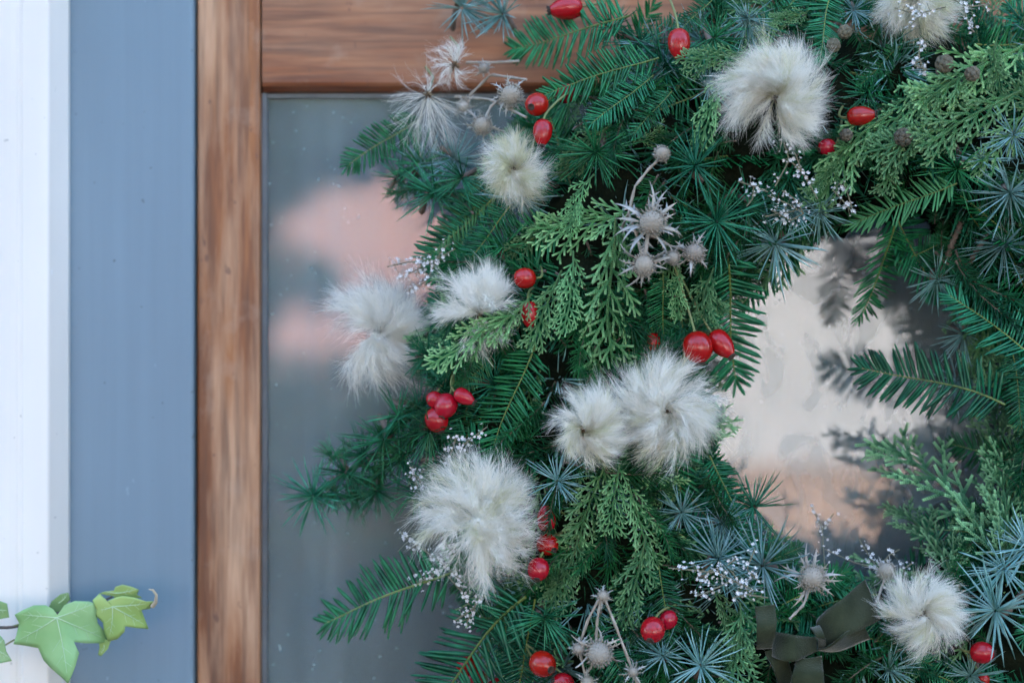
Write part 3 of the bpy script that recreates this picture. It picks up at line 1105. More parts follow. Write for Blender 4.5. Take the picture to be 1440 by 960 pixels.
# fine fir shoots filling the gaps
for q in range(330):
    ang = random.uniform(R(60), R(285)) if q < 200 else random.uniform(R(-80), R(60)) if q % 5 else random.uniform(0, 2 * math.pi)
    u = random.uniform(-.95, 1.0)
    rad = 400 + 205 * u
    px, py = WP[0] + rad * math.cos(ang), WP[1] - rad * math.sin(ang)
    a_ = random.uniform(0, 6.28)
    ln = random.uniform(80, 150)
    tx, ty = px + math.cos(a_) * ln, py + abs(math.sin(a_)) * ln * (1 if random.random() < .75 else -.6)
    if in_hole(tx, ty, 10) or in_hole(px, py, 30) or math.hypot(tx - WP[0], ty - WP[1]) > 620:
        continue
    sprig(FIR, "fir_sprig", px, py, tx, ty, lift=random.uniform(-.030, .000), tip=random.uniform(-.004, .016), smax=1.5)
for a in [(640, 560, 560, 620), (620, 600, 520, 660), (650, 640, 590, 700), (600, 560, 530, 600), (660, 300, 590, 260), (640, 250, 560, 280), (690, 470, 640, 540), (760, 560, 700, 640),
          (800, 660, 770, 740), (830, 690, 850, 780), (1000, 660, 1030, 740), (900, 700, 940, 780), (850, 860, 830, 940), (950, 880, 930, 960), (1240, 900, 1310, 950), (1380, 640, 1440, 700)]:
    sprig(FIR, "fir_sprig", *a, lift=random.uniform(-.006, .006), tip=.008, smax=1.6)

# short twigs and small round cones
for pts in [[(1352, 312), (1338, 345), (1322, 392)], [(1392, 326), (1370, 360), (1346, 392)], [(1345, 390), (1352, 430), (1356, 468)], [(1340, 200), (1342, 222), (1345, 240)],
            [(1415, 285), (1418, 320), (1412, 345)], [(600, 600), (560, 622), (500, 655), (440, 695)], [(540, 622), (535, 655), (530, 690)]]:
    pts = np.array([P(x, y, ring_y(x, y, -.012)) for x, y in pts])
    tt = np.linspace(0, len(pts) - 1, 26)
    path = np.stack([np.interp(tt, range(len(pts)), pts[:, k]) for k in range(3)], -1)
    put(MB().tube(path, .0019 + .0007 * np.cos(np.arange(26) * 2.4), 7), "twig", M['twig'], wreath)


def cone_mesh():
    mb = MB()
    n = 26
    k = np.arange(n) + .5
    ph = np.arccos(1 - 2 * k / n)
    th = np.pi * (1 + 5 ** .5) * k
    d = np.stack([np.cos(th) * np.sin(ph), np.sin(th) * np.sin(ph), np.cos(ph)], -1)
    a = np.linspace(0, 2 * np.pi, 6, endpoint=False)
    tv = np.vstack([[(math.cos(q) * .37, math.sin(q) * .37, .84) for q in a], [(math.cos(q) * .26, math.sin(q) * .26, .98) for q in a], [(0, 0, 1.06)]])
    tf = np.array([(i, (i + 1) % 6, 6 + (i + 1) % 6, 6 + i) for i in range(6)])
    ax, sd_, u = frames(d, np.array([.3, .5, .8]))
    mats = np.stack([sd_, u, ax], -1)
    mb.inst(tv, tf, mats, np.zeros((n, 3)))
    tf2 = np.array([(6 + i, 6 + (i + 1) % 6, 12) for i in range(6)])
    mb.inst(tv, tf2, mats, np.zeros((n, 3)))
    uu, vv = np.meshgrid(np.linspace(0, 2 * np.pi, 12, endpoint=False), np.linspace(0.05, np.pi - .05, 8), indexing='ij')
    V = np.stack([np.cos(uu) * np.sin(vv), np.sin(uu) * np.sin(vv), np.cos(vv)], -1) * .82
    i, j = np.meshgrid(np.arange(12), np.arange(7), indexing='ij')
    mb.add(V.reshape(-1, 3), np.stack([i * 8 + j, ((i + 1) % 12) * 8 + j, ((i + 1) % 12) * 8 + j + 1, i * 8 + j + 1], -1).reshape(-1, 4))
    return mb.mesh("cone", M['cone'], False)


CM = cone_mesh()
for x, y, r_ in [(1270, 193, 13), (1328, 90, 13), (1367, 104, 11), (1172, 64, 10), (1188, 45, 10), (1190, 190, 9)]:
    Y = ring_y(x, y, .018)
    p = P(x, y, Y)
    m = Matrix.Translation(Vector(p)) @ Matrix.Rotation(random.random() * 6, 4, 'Y') @ Matrix.Rotation(random.random(), 4, 'X') @ Matrix.Scale(r_ * PX, 4)
    link("cypress_cone", CM, wreath, Winv @ m)

# ------------------------------------------------------------------ silky seed heads


def ribbon_hairs(mb, base, d, ln, bend, w, segs=3):
    n = len(base)
    t = np.linspace(0, 1, segs + 1)
    pos = base[:, None, :] + d[:, None, :] * (ln[:, None] * t)[..., None] + bend[:, None, :] * (ln[:, None] * t ** 2)[..., None]
    sd_ = nrm(np.cross(d, rng.normal(size=(n, 3))))
    ww = w * (1 - .75 * t)
    v = np.stack([pos + sd_[:, None, :] * ww[None, :, None], pos - sd_[:, None, :] * ww[None, :, None]], 2)
    i = (np.arange(n) * (segs + 1) * 2)[:, None]
    s = (np.arange(segs) * 2)[None, :]
    f = np.stack([i + s, i + s + 1, i + s + 3, i + s + 2], -1).reshape(-1, 4)
    mb.add(v.reshape(-1, 3), f)


def seed_head(cx, cy, rp, label, lift=.02, styles=80, hairs=58, sectors=((0, 360, 1.0),), swirl=.35, hl=.30, el=(-25, 68), green=.0, stemto=None, jitter=.15,
              droop=0.0, hw=.00010, face=(0, -1, .1)):
    """sectors: (from, to, weight[, length]) in degrees in the picture's plane, 0 = right, 90 = up"""
    Y = ring_y(cx, cy, lift)
    c = P(cx, cy, Y)
    Rm = rp * PX * .94
    t = thing("clematis_seed_head", c, label, "seed head", "silky clematis seed heads in the wreath")
    wts = np.array([abs(s[1] - s[0]) * s[2] for s in sectors], float)
    wts /= wts.sum()
    plume, plume2, axis = MB(), MB(), MB()
    dense = 2.0 if hairs > 40 else 1.25
    for k in range(int(styles * dense)):
        if k % 4 == 0:                       # plumes cling together in uneven locks
            sct = sectors[rng.choice(len(sectors), p=wts)]
            ph0, e0, l0 = R(rng.uniform(sct[0], sct[1])), R(rng.uniform(*el)), rng.uniform(.88, 1.03)
            lock = rng.normal(0, .07, 3)
        for _try in range(8):                # keep clear of the head's open sides
            ph = ph0 + rng.normal(0, .30)
            if any((math.degrees(ph) - s_[0]) % 360 <= (s_[1] - s_[0]) for s_ in sectors):
                break
        else:
            ph = ph0
        e = e0 + rng.normal(0, .25)
        le = Rm * l0 * rng.uniform(.86, 1.08) * (sct[3] if len(sct) > 3 else 1.0)
        d = np.array([math.cos(ph) * math.cos(e), -math.sin(e), math.sin(ph) * math.cos(e)])
        tanv = np.array([-math.sin(ph), 0, math.cos(ph)])
        curl = tanv * (swirl * 1.35 + rng.normal(0, jitter)) + np.array([0, .10 + rng.normal(0, .2), -droop + rng.normal(0, .1)]) + lock
        n = 9
        tt = np.linspace(0.02, 1, n)
        path = c + d * le * tt[:, None] + curl * le * .75 * (tt ** 2)[:, None] - d * le * .18 * (tt ** 2)[:, None]
        axis.tube(path, np.linspace(.00022, .00008, n), 3, cap=False)
        m = int(hairs * 1.3 * (.6 + .4 * le / Rm))
        q = rng.uniform(.10, 1.0, m) ** .8
        b_ = np.stack([np.interp(q, tt, path[:, z]) for z in range(3)], -1)
        gr = np.gradient(path, axis=0)
        tg = nrm(np.stack([np.interp(q, tt, gr[:, z]) for z in range(3)], -1))
        pr = rng.normal(size=(m, 3))
        pr = nrm(pr - tg * (pr * tg).sum(1, keepdims=True))
        hd = nrm(tg * .88 + pr * .52)
        ln = Rm * hl * rng.uniform(.6, 1.15, m) * np.interp(q, [0, .25, .8, 1], [.35, .9, 1, .8])
        bend = tg * .05 + curl * .8 + rng.normal(0, .16, (m, 3))
        ribbon_hairs(plume2 if rng.random() < green else plume, b_, hd, ln, bend, hw)
    m = int(60 * Rm / .04)                   # stray single hairs
    pr = nrm(rng.normal(size=(m, 3)) + np.array([0, -.3, 0]))
    ok = np.array([any(s_[0] <= a_ <= s_[1] or s_[0] <= a_ - 360 <= s_[1] or s_[0] <= a_ + 360 <= s_[1] for s_ in sectors) for a_ in np.degrees(np.arctan2(pr[:, 2], pr[:, 0]))])
    pr = pr[ok]
    m = len(pr)
    ribbon_hairs(plume, c + pr * Rm * .3, pr, Rm * rng.uniform(.6, .95, m), rng.normal(0, .25, (m, 3)), .00009, 5)
    put(plume, "plume", M['fluff'], t, kind="stuff")
    if plume2.n:
        put(plume2, "plume", M['fluff_g'], t, kind="stuff")
    put(axis, "style", M['fluff_g'] if green else M['fluff'], t, kind="stuff")
    # the knot of brown achenes at the heart
    mb = MB()
    n = 30
    dv = nrm(rng.normal(size=(n, 3)) + np.array([0, -1.0, 0]))
    ax, s_, u = frames(dv, nrm(rng.normal(size=(n, 3))))
    sz = rng.uniform(.0030, .0052, (n, 1))
    mb.inst(SC_V * np.array([1, .55, .8]), SC_F, np.stack([ax * sz, s_ * sz, u * sz], -1), np.tile(c + np.array([0, -.002, 0]), (n, 1)))
    put(mb, "achene_cluster", M['achene'], t, kind="stuff")
    if stemto is None:
        stemto = (cx + rng.uniform(-30, 30), cy - 40)
    e_ = P(stemto[0], stemto[1], Y + .03)
    mid = (c + e_) / 2 + np.array([.004, .012, .004])
    put(MB().tube([c + np.array([0, .002, 0]), mid, e_], [.0008, .0008, .0009], 6), "stem", M['hip_stem'], t)
    return t


seed_head(532, 466, 88, "wide open silky seed head against the pane, with a gap on one side", .012, 84, 62, ((-125, 100, 1.0), (100, 140, 1.5, 1.05), (212, 250, 1.4, 1.05)), .22, .34)
seed_head(672, 444, 82, "fan shaped silky seed head with brown heart beside a cypress tip", .018, 66, 62, ((30, 125, 1.5), (150, 176, .7), (235, 330, .35, .8)), .1, .26, (-20, 55))
seed_head(668, 728, 108, "biggest shaggy seed head with plumes hanging down beside red hips", .022, 128, 62,
          ((-60, 195, 1.0), (236, 262, 1.0, 1.15), (272, 306, 1.3, 1.1)), .08, .27, (-20, 70), .12)
seed_head(936, 576, 84, "round full seed head, the larger of a touching pair", .024, 110, 62, ((0, 360, 1.0),), -.28, .30, (-20, 66), .10)
seed_head(820, 602, 57, "swirled seed head with orange brown heart, the smaller of a touching pair", .026, 76, 58,
          ((-100, 60, 1.4, 1.15), (60, 150, .45), (190, 260, .6, .8)), .30, .36, (-20, 62), .18)
seed_head(1090, 138, 84, "dense cream seed head above a red hip, split open at its lower side", .022, 112, 64,
          ((-75, 150, 1.25), (150, 205, .8), (206, 245, .25), (270, 290, .8)), .22, .32, (-20, 66), .14)
seed_head(722, 238, 56, "small greenish seed head hanging below two red hips", .018, 70, 52, ((0, 360, 1.0),), .1, .42, (-10, 70), .5)
seed_head(1298, 862, 63, "loose pale seed head resting against the olive ribbon", .024, 72, 56, ((0, 360, 1.0),), -.32, .34, (-15, 66), .1)
seed_head(1292, -8, 76, "cream seed head tangled with white statice above the cypress", .018, 84, 56, ((180, 360, 1.0), (0, 180, .6)), .15, .3, (-15, 60), .35)
seed_head(602, 134, 70, "sparse wispy seed head trailing long bare tails over the pane edge", .020, 50, 11, ((235, 300, 1.6, 1.25), (170, 235, .7, 1.15), (60, 130, .6, .9), (300, 350, .7, .9)),
          .05, .30, (-20, 50), .0, None, .35, .25, .00008)
seed_head(640, 92, 44, "tattered little seed head in front of the wooden rail", .022, 28, 18, ((150, 290, 1.0), (30, 110, .7)), .1, .36, (-20, 60), .0, None, .3)

# ------------------------------------------------------------------ rose hips


def lathe(prof, n=20):
    prof = np.array(prof)
    a = np.linspace(0, 2 * np.pi, n, endpoint=False)
    V = np.stack([prof[:, 0, None] * np.cos(a), prof[:, 0, None] * np.sin(a), np.repeat(prof[:, 1, None], n, 1)], -1)
    i, j = np.meshgrid(np.arange(len(prof) - 1), np.arange(n), indexing='ij')
    F = np.stack([i * n + j, i * n + (j + 1) % n, (i + 1) * n + (j + 1) % n, (i + 1) * n + j], -1).reshape(-1, 4)
    return V.reshape(-1, 3), F


# stem end at z = +1, calyx end at z = -1
HIP_LONG = lathe([(.001, 1.0), (.10, 1.0), (.36, .93), (.58, .74), (.68, .45), (.70, .15), (.66, -.18), (.55, -.5), (.38, -.78), (.26, -.92), (.22, -.98), (.17, -1.0), (.12, -.95), (.001, -.93)], 24)
HIP_ROUND = lathe([(.001, .98), (.14, .98), (.45, .9), (.74, .66), (.90, .3), (.93, -.05), (.86, -.42), (.66, -.74), (.42, -.92), (.30, -.97), (.26, -1.0), (.20, -.99), (.15, -.94), (.001, -.92)], 24)
CALYX = lathe([(.26, -.96), (.28, -1.03), (.24, -1.07), (.17, -1.03), (.12, -.97), (.001, -.98)], 14)
HMESH = {}
for nm, (v_, f_) in (("long", HIP_LONG), ("round", HIP_ROUND)):
    HMESH[nm] = MB().add(v_, f_).mesh("fruit", M['hip'])
cb = MB().add(*CALYX)
nq = 9
aa = np.arange(nq) * 2 * np.pi / nq
dv = np.stack([np.cos(aa) * .5, np.sin(aa) * .5, -np.ones(nq) * .8], -1)
ax, s_, u = frames(dv, np.tile([0.2, .1, 1.0], (nq, 1)))
cb.inst(SC_V * [.22, .22, .2], SC_F, np.stack([ax, s_, u], -1), np.stack([np.cos(aa) * .2, np.sin(aa) * .2, -np.ones(nq) * 1.0], -1))
CALM = cb.mesh("calyx", M['calyx'])


def hips(name_label, fruit, stem_root=None, lift=.016):
    """fruit: (px, py, half length px, shape, angle of the calyx end in the picture, tilt of it to the camera[, lift])"""
    f0 = fruit[0]
    c0 = P(f0[0], f0[1], ring_y(f0[0], f0[1], lift))
    t = thing("rose_hip_sprig", c0, name_label, "rose hip", "red rose hips in the wreath")
    for f in fruit:
        px, py, hl, sh, an, tl = f[:6]
        Y = ring_y(px, py, f[6] if len(f) > 6 else lift)
        c = P(px, py, Y)
        an, tl = R(an), R(tl)
        ce = np.array([math.cos(an) * math.cos(tl), -math.sin(tl), math.sin(an) * math.cos(tl)])   # towards the calyx
        s = hl * PX * (Y - CAMY) / CAMD
        m = basis(nrm(np.cross(-ce, [.3, .8, .2])), -ce, s, c - c0)
        # basis() keeps x exact; make z exact instead
        z = -ce
        x = nrm(np.cross([.3, .8, .25], z))
        y = np.cross(z, x)
        for r_ in range(3):
            m[r_][0], m[r_][1], m[r_][2] = x[r_] * s, y[r_] * s, z[r_] * s
        h = link("hip", HMESH[sh], t, m)
        link("calyx", CALM, h)
        st0 = c - ce * s * .97
        rt = P(*(stem_root or (px - 30 * math.cos(an), py + 40 * math.sin(an) - 12)), Y + .02)
        mid = st0 - ce * s * .9 + np.array([0, .002, .0])
        tt = np.linspace(0, 1, 14)[:, None]
        path = (1 - tt) ** 2 * st0 + 2 * tt * (1 - tt) * mid + tt ** 2 * rt
        mb = MB().tube(path, np.concatenate([[.0013], np.full(13, .0008)]), 7)
        put(mb, "stem", M['hip_stem'], t)
    return t


hips("glossy hip lying on its side at the top of the yew", [(796, 12, 24, "long", 188, 5)], (860, -2), .022)
hips("egg shaped hip hanging on a thin stem over blue cedar", [(955, 63, 23, "long", -88, 12)], (940, -6), .020)
hips("pair of hips, one showing its dark calyx, over the small greenish seed head",
     [(755, 147, 18, "round", 215, 58), (763, 187, 20, "long", -95, 20), (796, 132, 15, "round", 200, 10, -.004)], (800, 130), .022)
hips("hip lying sideways under a cypress tip beside the cream seed head", [(1211, 163, 20, "long", 5, 15), (1163, 207, 13, "round", 200, 20, .002)], (1185, 150), .012)
hips("two plump hips side by side at the inner rim", [(981, 488, 23, "round", -80, 10, .026), (1015, 484, 23, "long", -52, 22, .030)], (946, 366), .028)
hips("hip peeping out above the fan shaped seed head", [(738, 391, 16, "round", 180, 10)], (760, 375), .014)
hips("narrow hip half hidden by a drooping cypress tip", [(744, 442, 19, "long", -85, 10)], (750, 405), .008)
hips("cluster of shaded dark hips under the fan shaped seed head", [(627, 570, 18, "round", -110, 20), (614, 590, 18, "round", -70, 15), (653, 558, 16, "long", -30, 15), (612, 562, 13, "round", 150, 0)],
     (640, 520), .010)
hips("two hips half veiled by the biggest shaggy seed head", [(768, 728, 19, "long", 95, 5), (770, 765, 17, "round", -40, 50, -.004), (757, 800, 17, "round", -100, 40, .012)], (800, 740), .0)
hips("round hip showing its dark calyx below the dried sea holly", [(763, 933, 20, "round", -25, 52), (792, 960, 16, "round", 160, 20)], (740, 905), .022)
hips("shaded hips behind the lowest yew sprig", [(656, 936, 15, "round", 200, 20), (670, 956, 17, "round", -60, 30), (700, 965, 14, "round", 0, 30)], (690, 900), .002)
hips("large round hip with a smaller one tucked behind it", [(918, 885, 19, "round", -110, 45), (940, 871, 14, "round", 60, 0, .004)], (950, 850), .020)
hips("single hip with dark tip under the loose pale seed head", [(1381, 917, 17, "round", 0, 20), (1383, 954, 9, "round", -60, 20, .0)], (1350, 906), .018)
hips("deep red hip buried in shade between cypress tips", [(916, 482, 15, "round", -90, 0)], (915, 450), -.010)

# ------------------------------------------------------------------ dried sea holly


def holly_head_mesh():
    mb = MB()
    uu, vv = np.meshgrid(np.linspace(0, 2 * np.pi, 16, endpoint=False), np.linspace(.02, np.pi - .02, 10), indexing='ij')
    V = np.stack([np.cos(uu) * np.sin(vv), np.sin(uu) * np.sin(vv), np.cos(vv) * 1.12], -1) * .76
    i, j = np.meshgrid(np.arange(16), np.arange(9), indexing='ij')
    mb.add(V.reshape(-1, 3), np.stack([i * 10 + j, i * 10 + j + 1, ((i + 1) % 16) * 10 + j + 1, ((i + 1) % 16) * 10 + j], -1).reshape(-1, 4))
    n = 150
    k = np.arange(n) + .5
    ph = np.arccos(1 - 1.75 * k / n)
    th = np.pi * (1 + 5 ** .5) * k
    d = np.stack([np.cos(th) * np.sin(ph), np.sin(th) * np.sin(ph), np.cos(ph)], -1)
    ax, s_, u = frames(d, np.tile([.2, .3, .93], (n, 1)))
    L = rng.uniform(.26, .42, (n, 1))
    mb.inst(SC_V, SC_F, np.stack([ax * L, s_ * .22, u * .22], -1), d * [1, 1, 1.12] * .76)
    return mb.mesh("flower_head", M['holly'])


def bract_mesh(seed):
    r = np.random.default_rng(seed)
    ts = np.linspace(0, 1, 7)
    hw = np.array([.035, .06, .085, .08, .055, .03, .003]) * r.uniform(.65, 1.15)
    z = .25 * np.sin(ts * 2.4) * r.uniform(.6, 1.3) - .55 * ts ** 2 * r.uniform(-.4, .9)
    v, f = [], []
    for t, w, q in zip(ts, hw, z):
        v += [(t, w, q), (t, 0, q - .03), (t, -w, q), (t, 0, q - .06)]
    for s in range(6):
        for k in range(4):
            f.append((s * 4 + k, s * 4 + 4 + k, s * 4 + 4 + (k + 1) % 4, s * 4 + (k + 1) % 4))
    mb = MB().add(v, f)
    for t, sg in ((.35, 1), (.42, -1), (.6, 1), (.66, -1)):     # side spines
        w = np.interp(t, ts, hw)
        q = np.interp(t, ts, z)
        mb.add([(t - .05, sg * w * .8, q), (t + .05, sg * w * .8, q), (t + .12, sg * (w + .16), q + .02), (t, sg * w * .7, q - .03)], [(0, 1, 2), (1, 3, 2), (3, 0, 2)])
    return mb.mesh("bract", M['holly_b'])


HHM = holly_head_mesh()
BRM = [bract_mesh(s) for s in range(4)]


def sea_holly(label, heads, stems, lift=.022, group="dried sea holly in the wreath"):
    """heads: (px, py, radius px, axis tilt x, axis tilt z, bracts, bract length); stems: lists of pixels"""
    h0 = heads[0]
    c0 = P(h0[0], h0[1], ring_y(h0[0], h0[1], lift))
    t = thing("sea_holly_sprig", c0, label, "dried flower", group)
    for (px, py, r_, ax_, az_, nb, bl) in heads:
        Y = ring_y(px, py, lift)
        c = P(px, py, Y)
        s = r_ * PX * (Y - CAMY) / CAMD
        z = nrm(np.array([ax_, -1.0, az_]))
        x = nrm(np.cross([.2, .3, .9], z))
        y = np.cross(z, x)
        m = Matrix.Identity(4)
        for q in range(3):
            m[q][0], m[q][1], m[q][2], m[q][3] = x[q] * s, y[q] * s, z[q] * s, c[q] - c0[q]
        h = link("flower_head", HHM, t, m)
        nb = int(nb * 1.35)
        for b_ in range(nb):
            a_ = b_ * 2 * math.pi / nb + random.uniform(-.2, .2)
            l_ = bl * random.uniform(.65, 1.3)
            mm = Matrix.Rotation(a_, 4, 'Z') @ Matrix.Translation((.45, 0, -.45)) @ Matrix.Rotation(random.uniform(-.6, .35), 4, 'Y') @ Matrix.Rotation(random.uniform(-.9, .9), 4, 'X') @ Matrix.Scale(l_, 4)
            link("bract", BRM[random.randrange(4)], h, mm)
    for st in stems:
        pts = np.array([P(p[0], p[1], ring_y(p[0], p[1], lift - .006 - (p[2] if len(p) > 2 else 0))) for p in st])
        k = np.linspace(0, len(pts) - 1, 16)
        path = np.stack([np.interp(k, range(len(pts)), pts[:, q]) for q in range(3)], -1)
        put(MB().tube(path, .0009 + .0002 * np.sin(np.arange(16) * 1.7), 7), "stem", M['holly_s'], t)
    return t


sea_holly("spray of grey sea holly heads with spiny bracts at the wreath's inner side",
          [(916, 313, 22, .25, .25, 11, 1.9), (906, 372, 17, -.1, -.2, 9, 1.7), (976, 355, 16, .3, .1, 9, 1.6), (946, 362, 11, 0, -.3, 7, 1.2), (931, 216, 12, .5, .3, 7, .9)],
          [[(929, 222), (912, 238), (893, 262), (884, 300)], [(916, 320), (890, 290)], [(906, 372), (895, 330), (884, 300)], [(976, 355), (940, 345), (910, 325)], [(884, 300), (870, 330, .03), (868, 380, .05)]], .028)
sea_holly("brownish sea holly with pale stalks beside the tattered little seed head",
          [(678, 176, 15, -.2, -.2, 8, 1.5), (718, 134, 18, .3, .2, 9, 1.4), (652, 150, 10, -.4, -.1, 7, 1.8), (680, 96, 9, .1, .3, 7, 1.2)],
          [[(640, 136), (690, 140), (740, 165)], [(660, 135), (690, 105), (740, 112)], [(655, 88), (700, 88), (730, 86)], [(678, 176), (690, 150), (700, 142)]], .016)
sea_holly("hanging sea holly with forked grey stalks below the cypress tips",
          [(842, 918, 20, .1, -.6, 8, 1.4), (814, 912, 9, -.5, .1, 8, 1.7), (826, 958, 9, -.2, .1, 8, 1.9), (890, 944, 8, .3, .1, 8, 2.0), (848, 838, 9, 0, .5, 6, 1.8)],
          [[(846, 836), (828, 868), (814, 908), (822, 945), (835, 985)], [(846, 836), (840, 870), (838, 905)], [(848, 836), (866, 880), (888, 938), (905, 985)]], .030)
sea_holly("sea holly head with long silver bracts above the olive ribbon", [(1142, 812, 20, -.1, .2, 10, 1.7)], [[(1142, 815), (1130, 850), (1110, 870)]], .024)
sea_holly("small faded sea holly head at the lower inner rim", [(1246, 802, 14, .2, .4, 8, 1.4)], [[(1246, 806), (1235, 840), (1220, 870)]], .016)

# ------------------------------------------------------------------ white statice
FLV, FLF = [], []
for q in range(5):
    a0 = q * 2 * math.pi / 5
    for dx, dz in ((0, 0),):
        base_i = len(FLV)
        FLV += [(0, 0, 0), (.7 * math.cos(a0 - .5), .7 * math.sin(a0 - .5), .5), (1.0 * math.cos(a0), 1.0 * math.sin(a0), .75), (.7 * math.cos(a0 + .5), .7 * math.sin(a0 + .5), .5)]
        FLF.append((base_i, base_i + 1, base_i + 2, base_i + 3))
FLV, FLF = np.array(FLV), np.array(FLF)


def statice(label, twigs, lift=.028, dens=1.0, size=.0014):
    """twigs: polylines of pixels that carry the florets"""
    c0 = P(twigs[0][0][0], twigs[0][0][1], ring_y(*twigs[0][0][:2], lift))
    t = thing("statice_sprig", c0, label, "dried flower", "white statice in the wreath")
    sm, fm = MB(), MB()
    for tw in twigs:
        pts = np.array([P(p[0], p[1], ring_y(p[0], p[1], lift)) for p in tw])
        ln = np.linalg.norm(np.diff(pts, axis=0), axis=1).sum()
        k = np.linspace(0, len(pts) - 1, 12)
        path = np.stack([np.interp(k, range(len(pts)), pts[:, q]) for q in range(3)], -1)
        sm.tube(path, .00045, 5)
        n = int(ln / .0013 * dens)
        kk = rng.uniform(.15, len(pts) - 1, n)
        b_ = np.stack([np.interp(kk, range(len(pts)), pts[:, q]) for q in range(3)], -1)
        off = rng.normal(0, .0022, (n, 3))
        pos = b_ + off
        for p_, q_ in zip(b_[::2], pos[::2]):
            sm.tube([p_, q_], .00022, 3, cap=False)
        d = nrm(off + np.array([0, -.0025, .001]))
        ax, s_, u = frames(d, nrm(rng.normal(size=(n, 3))))
        sz = size * rng.uniform(.6, 1.15, (n, 1))
        fm.inst(FLV, FLF, np.stack([s_ * sz, u * sz, ax * sz], -1), pos)
    put(sm, "stalk", M['statice_s'], t)
    put(fm, "florets", M['statice'], t, kind="stuff", smooth=False)
    return t


statice("white statice sprays beside the gap in the wide open seed head", [[(640, 350), (600, 372), (560, 392)], [(600, 372), (575, 368), (545, 375)], [(615, 365), (600, 395), (575, 408)], [(610, 370), (622, 352), (628, 345)]], .012, 1.0)
statice("white statice rising from behind the biggest shaggy seed head", [[(640, 640), (655, 622), (685, 600)], [(630, 650), (637, 630), (642, 612)], [(600, 720), (588, 690), (580, 655)], [(592, 690), (590, 672), (576, 662)]], .014, 1.0)
statice("white statice curving under the biggest shaggy seed head", [[(655, 820), (620, 790), (585, 765), (565, 750)], [(620, 800), (600, 815), (572, 818)], [(660, 850), (648, 830), (630, 810)], [(640, 780), (632, 770), (625, 762)],
         [(680, 838), (662, 858), (640, 872)], [(668, 856), (660, 868), (655, 878)]], .030, 1.1)
statice("white statice trailing below the dense cream seed head", [[(1090, 262), (1110, 225), (1102, 200)], [(1110, 225), (1128, 242), (1136, 252)], [(1150, 280), (1128, 242), (1118, 215)], [(1080, 270), (1060, 262), (1038, 255)], [(1060, 262), (1058, 280), (1050, 290)]], .026, .75)
statice("lilac white statice over blue cedar by the inner rim", [[(1130, 300), (1105, 285), (1080, 275)], [(1120, 296), (1095, 300), (1076, 305)], [(1130, 300), (1118, 280), (1100, 268)], [(1200, 300), (1185, 282), (1172, 268)], [(1200, 300), (1190, 265), (1180, 258)], [(1130, 300), (1112, 310), (1085, 296)]], .018, .9)
statice("white statice tangled over the topmost cream seed head", [[(1330, 10), (1290, 20), (1258, 12)], [(1300, 18), (1282, 34), (1272, 42)], [(1340, 0), (1365, 10), (1392, 6)], [(1355, 10), (1362, 35), (1370, 46)], [(1300, 100), (1292, 80), (1294, 58)], [(1296, 84), (1284, 92), (1304, 98)]], .038, .9)
statice("pale lilac statice over the low blue cedar", [[(1060, 830), (1010, 805), (940, 798)], [(1030, 815), (1000, 830), (978, 838)], [(1040, 818), (1022, 795), (1035, 785)], [(1070, 820), (1050, 800), (1062, 770)], [(1080, 840), (1050, 835), (1030, 840)], [(1020, 812), (998, 800), (985, 820)]], .028, 1.0)
statice("fine statice standing against the glowing pane", [[(1280, 880), (1235, 800), (1215, 770), (1208, 758)], [(1235, 800), (1250, 780), (1265, 772)], [(1235, 800), (1200, 790), (1160, 772)], [(1285, 880), (1300, 820), (1310, 775)], [(1280, 860), (1270, 800), (1285, 790)],
         [(1160, 800), (1156, 740), (1140, 710)], [(1156, 745), (1168, 728), (1172, 722)]], .0, .45, .0014)

# ------------------------------------------------------------------ olive velvet ribbon


def ribbon_strip(mb, path, width_vec, thick=.0007):
    """path (n,3) and width vectors (n,3): a band with thickness and a narrow hem"""
    path, w = np.asarray(path, float), np.asarray(width_vec, float)
    t = nrm(np.gradient(path, axis=0))
    nn = nrm(np.cross(t, w))
    kk = np.linspace(0, 1, len(path))[:, None]
    path = path + nn * (.0014 * np.sin(kk * 6 + path[0, 0] * 900))
    w = w + nn * np.linalg.norm(w, axis=1, keepdims=True) * .20 * np.sin(kk * 4 + path[0, 2] * 700)
    cols = np.linspace(-.5, .5, 7)
    cup = .03 * (np.abs(cols) * 2) ** 2
    front = path[:, None, :] + w[:, None, :] * cols[None, :, None] + nn[:, None, :] * (np.linalg.norm(w, axis=1)[:, None] * cup[None, :])[..., None]
    back = front - nn[:, None, :] * thick
    n, m = len(path), 7
    v = np.concatenate([front.reshape(-1, 3), back.reshape(-1, 3)])
    i, j = np.meshgrid(np.arange(n - 1), np.arange(m - 1), indexing='ij')
    a_ = (i * m + j).ravel()
    f = np.stack([a_, a_ + 1, a_ + m + 1, a_ + m], -1)
    o_ = n * m
    g_ = np.stack([a_ + o_, a_ + o_ + m, a_ + o_ + m + 1, a_ + o_ + 1], -1)
    e = []
    for q in range(n - 1):
        e += [(q * m, (q + 1) * m, (q + 1) * m + o_, q * m + o_), (q * m + m - 1, q * m + m - 1 + o_, (q + 1) * m + m - 1 + o_, (q + 1) * m + m - 1)]
    for q in range(m - 1):
        e += [(q, q + o_, q + 1 + o_, q + 1), ((n - 1) * m + q, (n - 1) * m + q + 1, (n - 1) * m + q + 1 + o_, (n - 1) * m + q + o_)]
    mb.add(v, np.concatenate([f, g_, np.array(e)]))


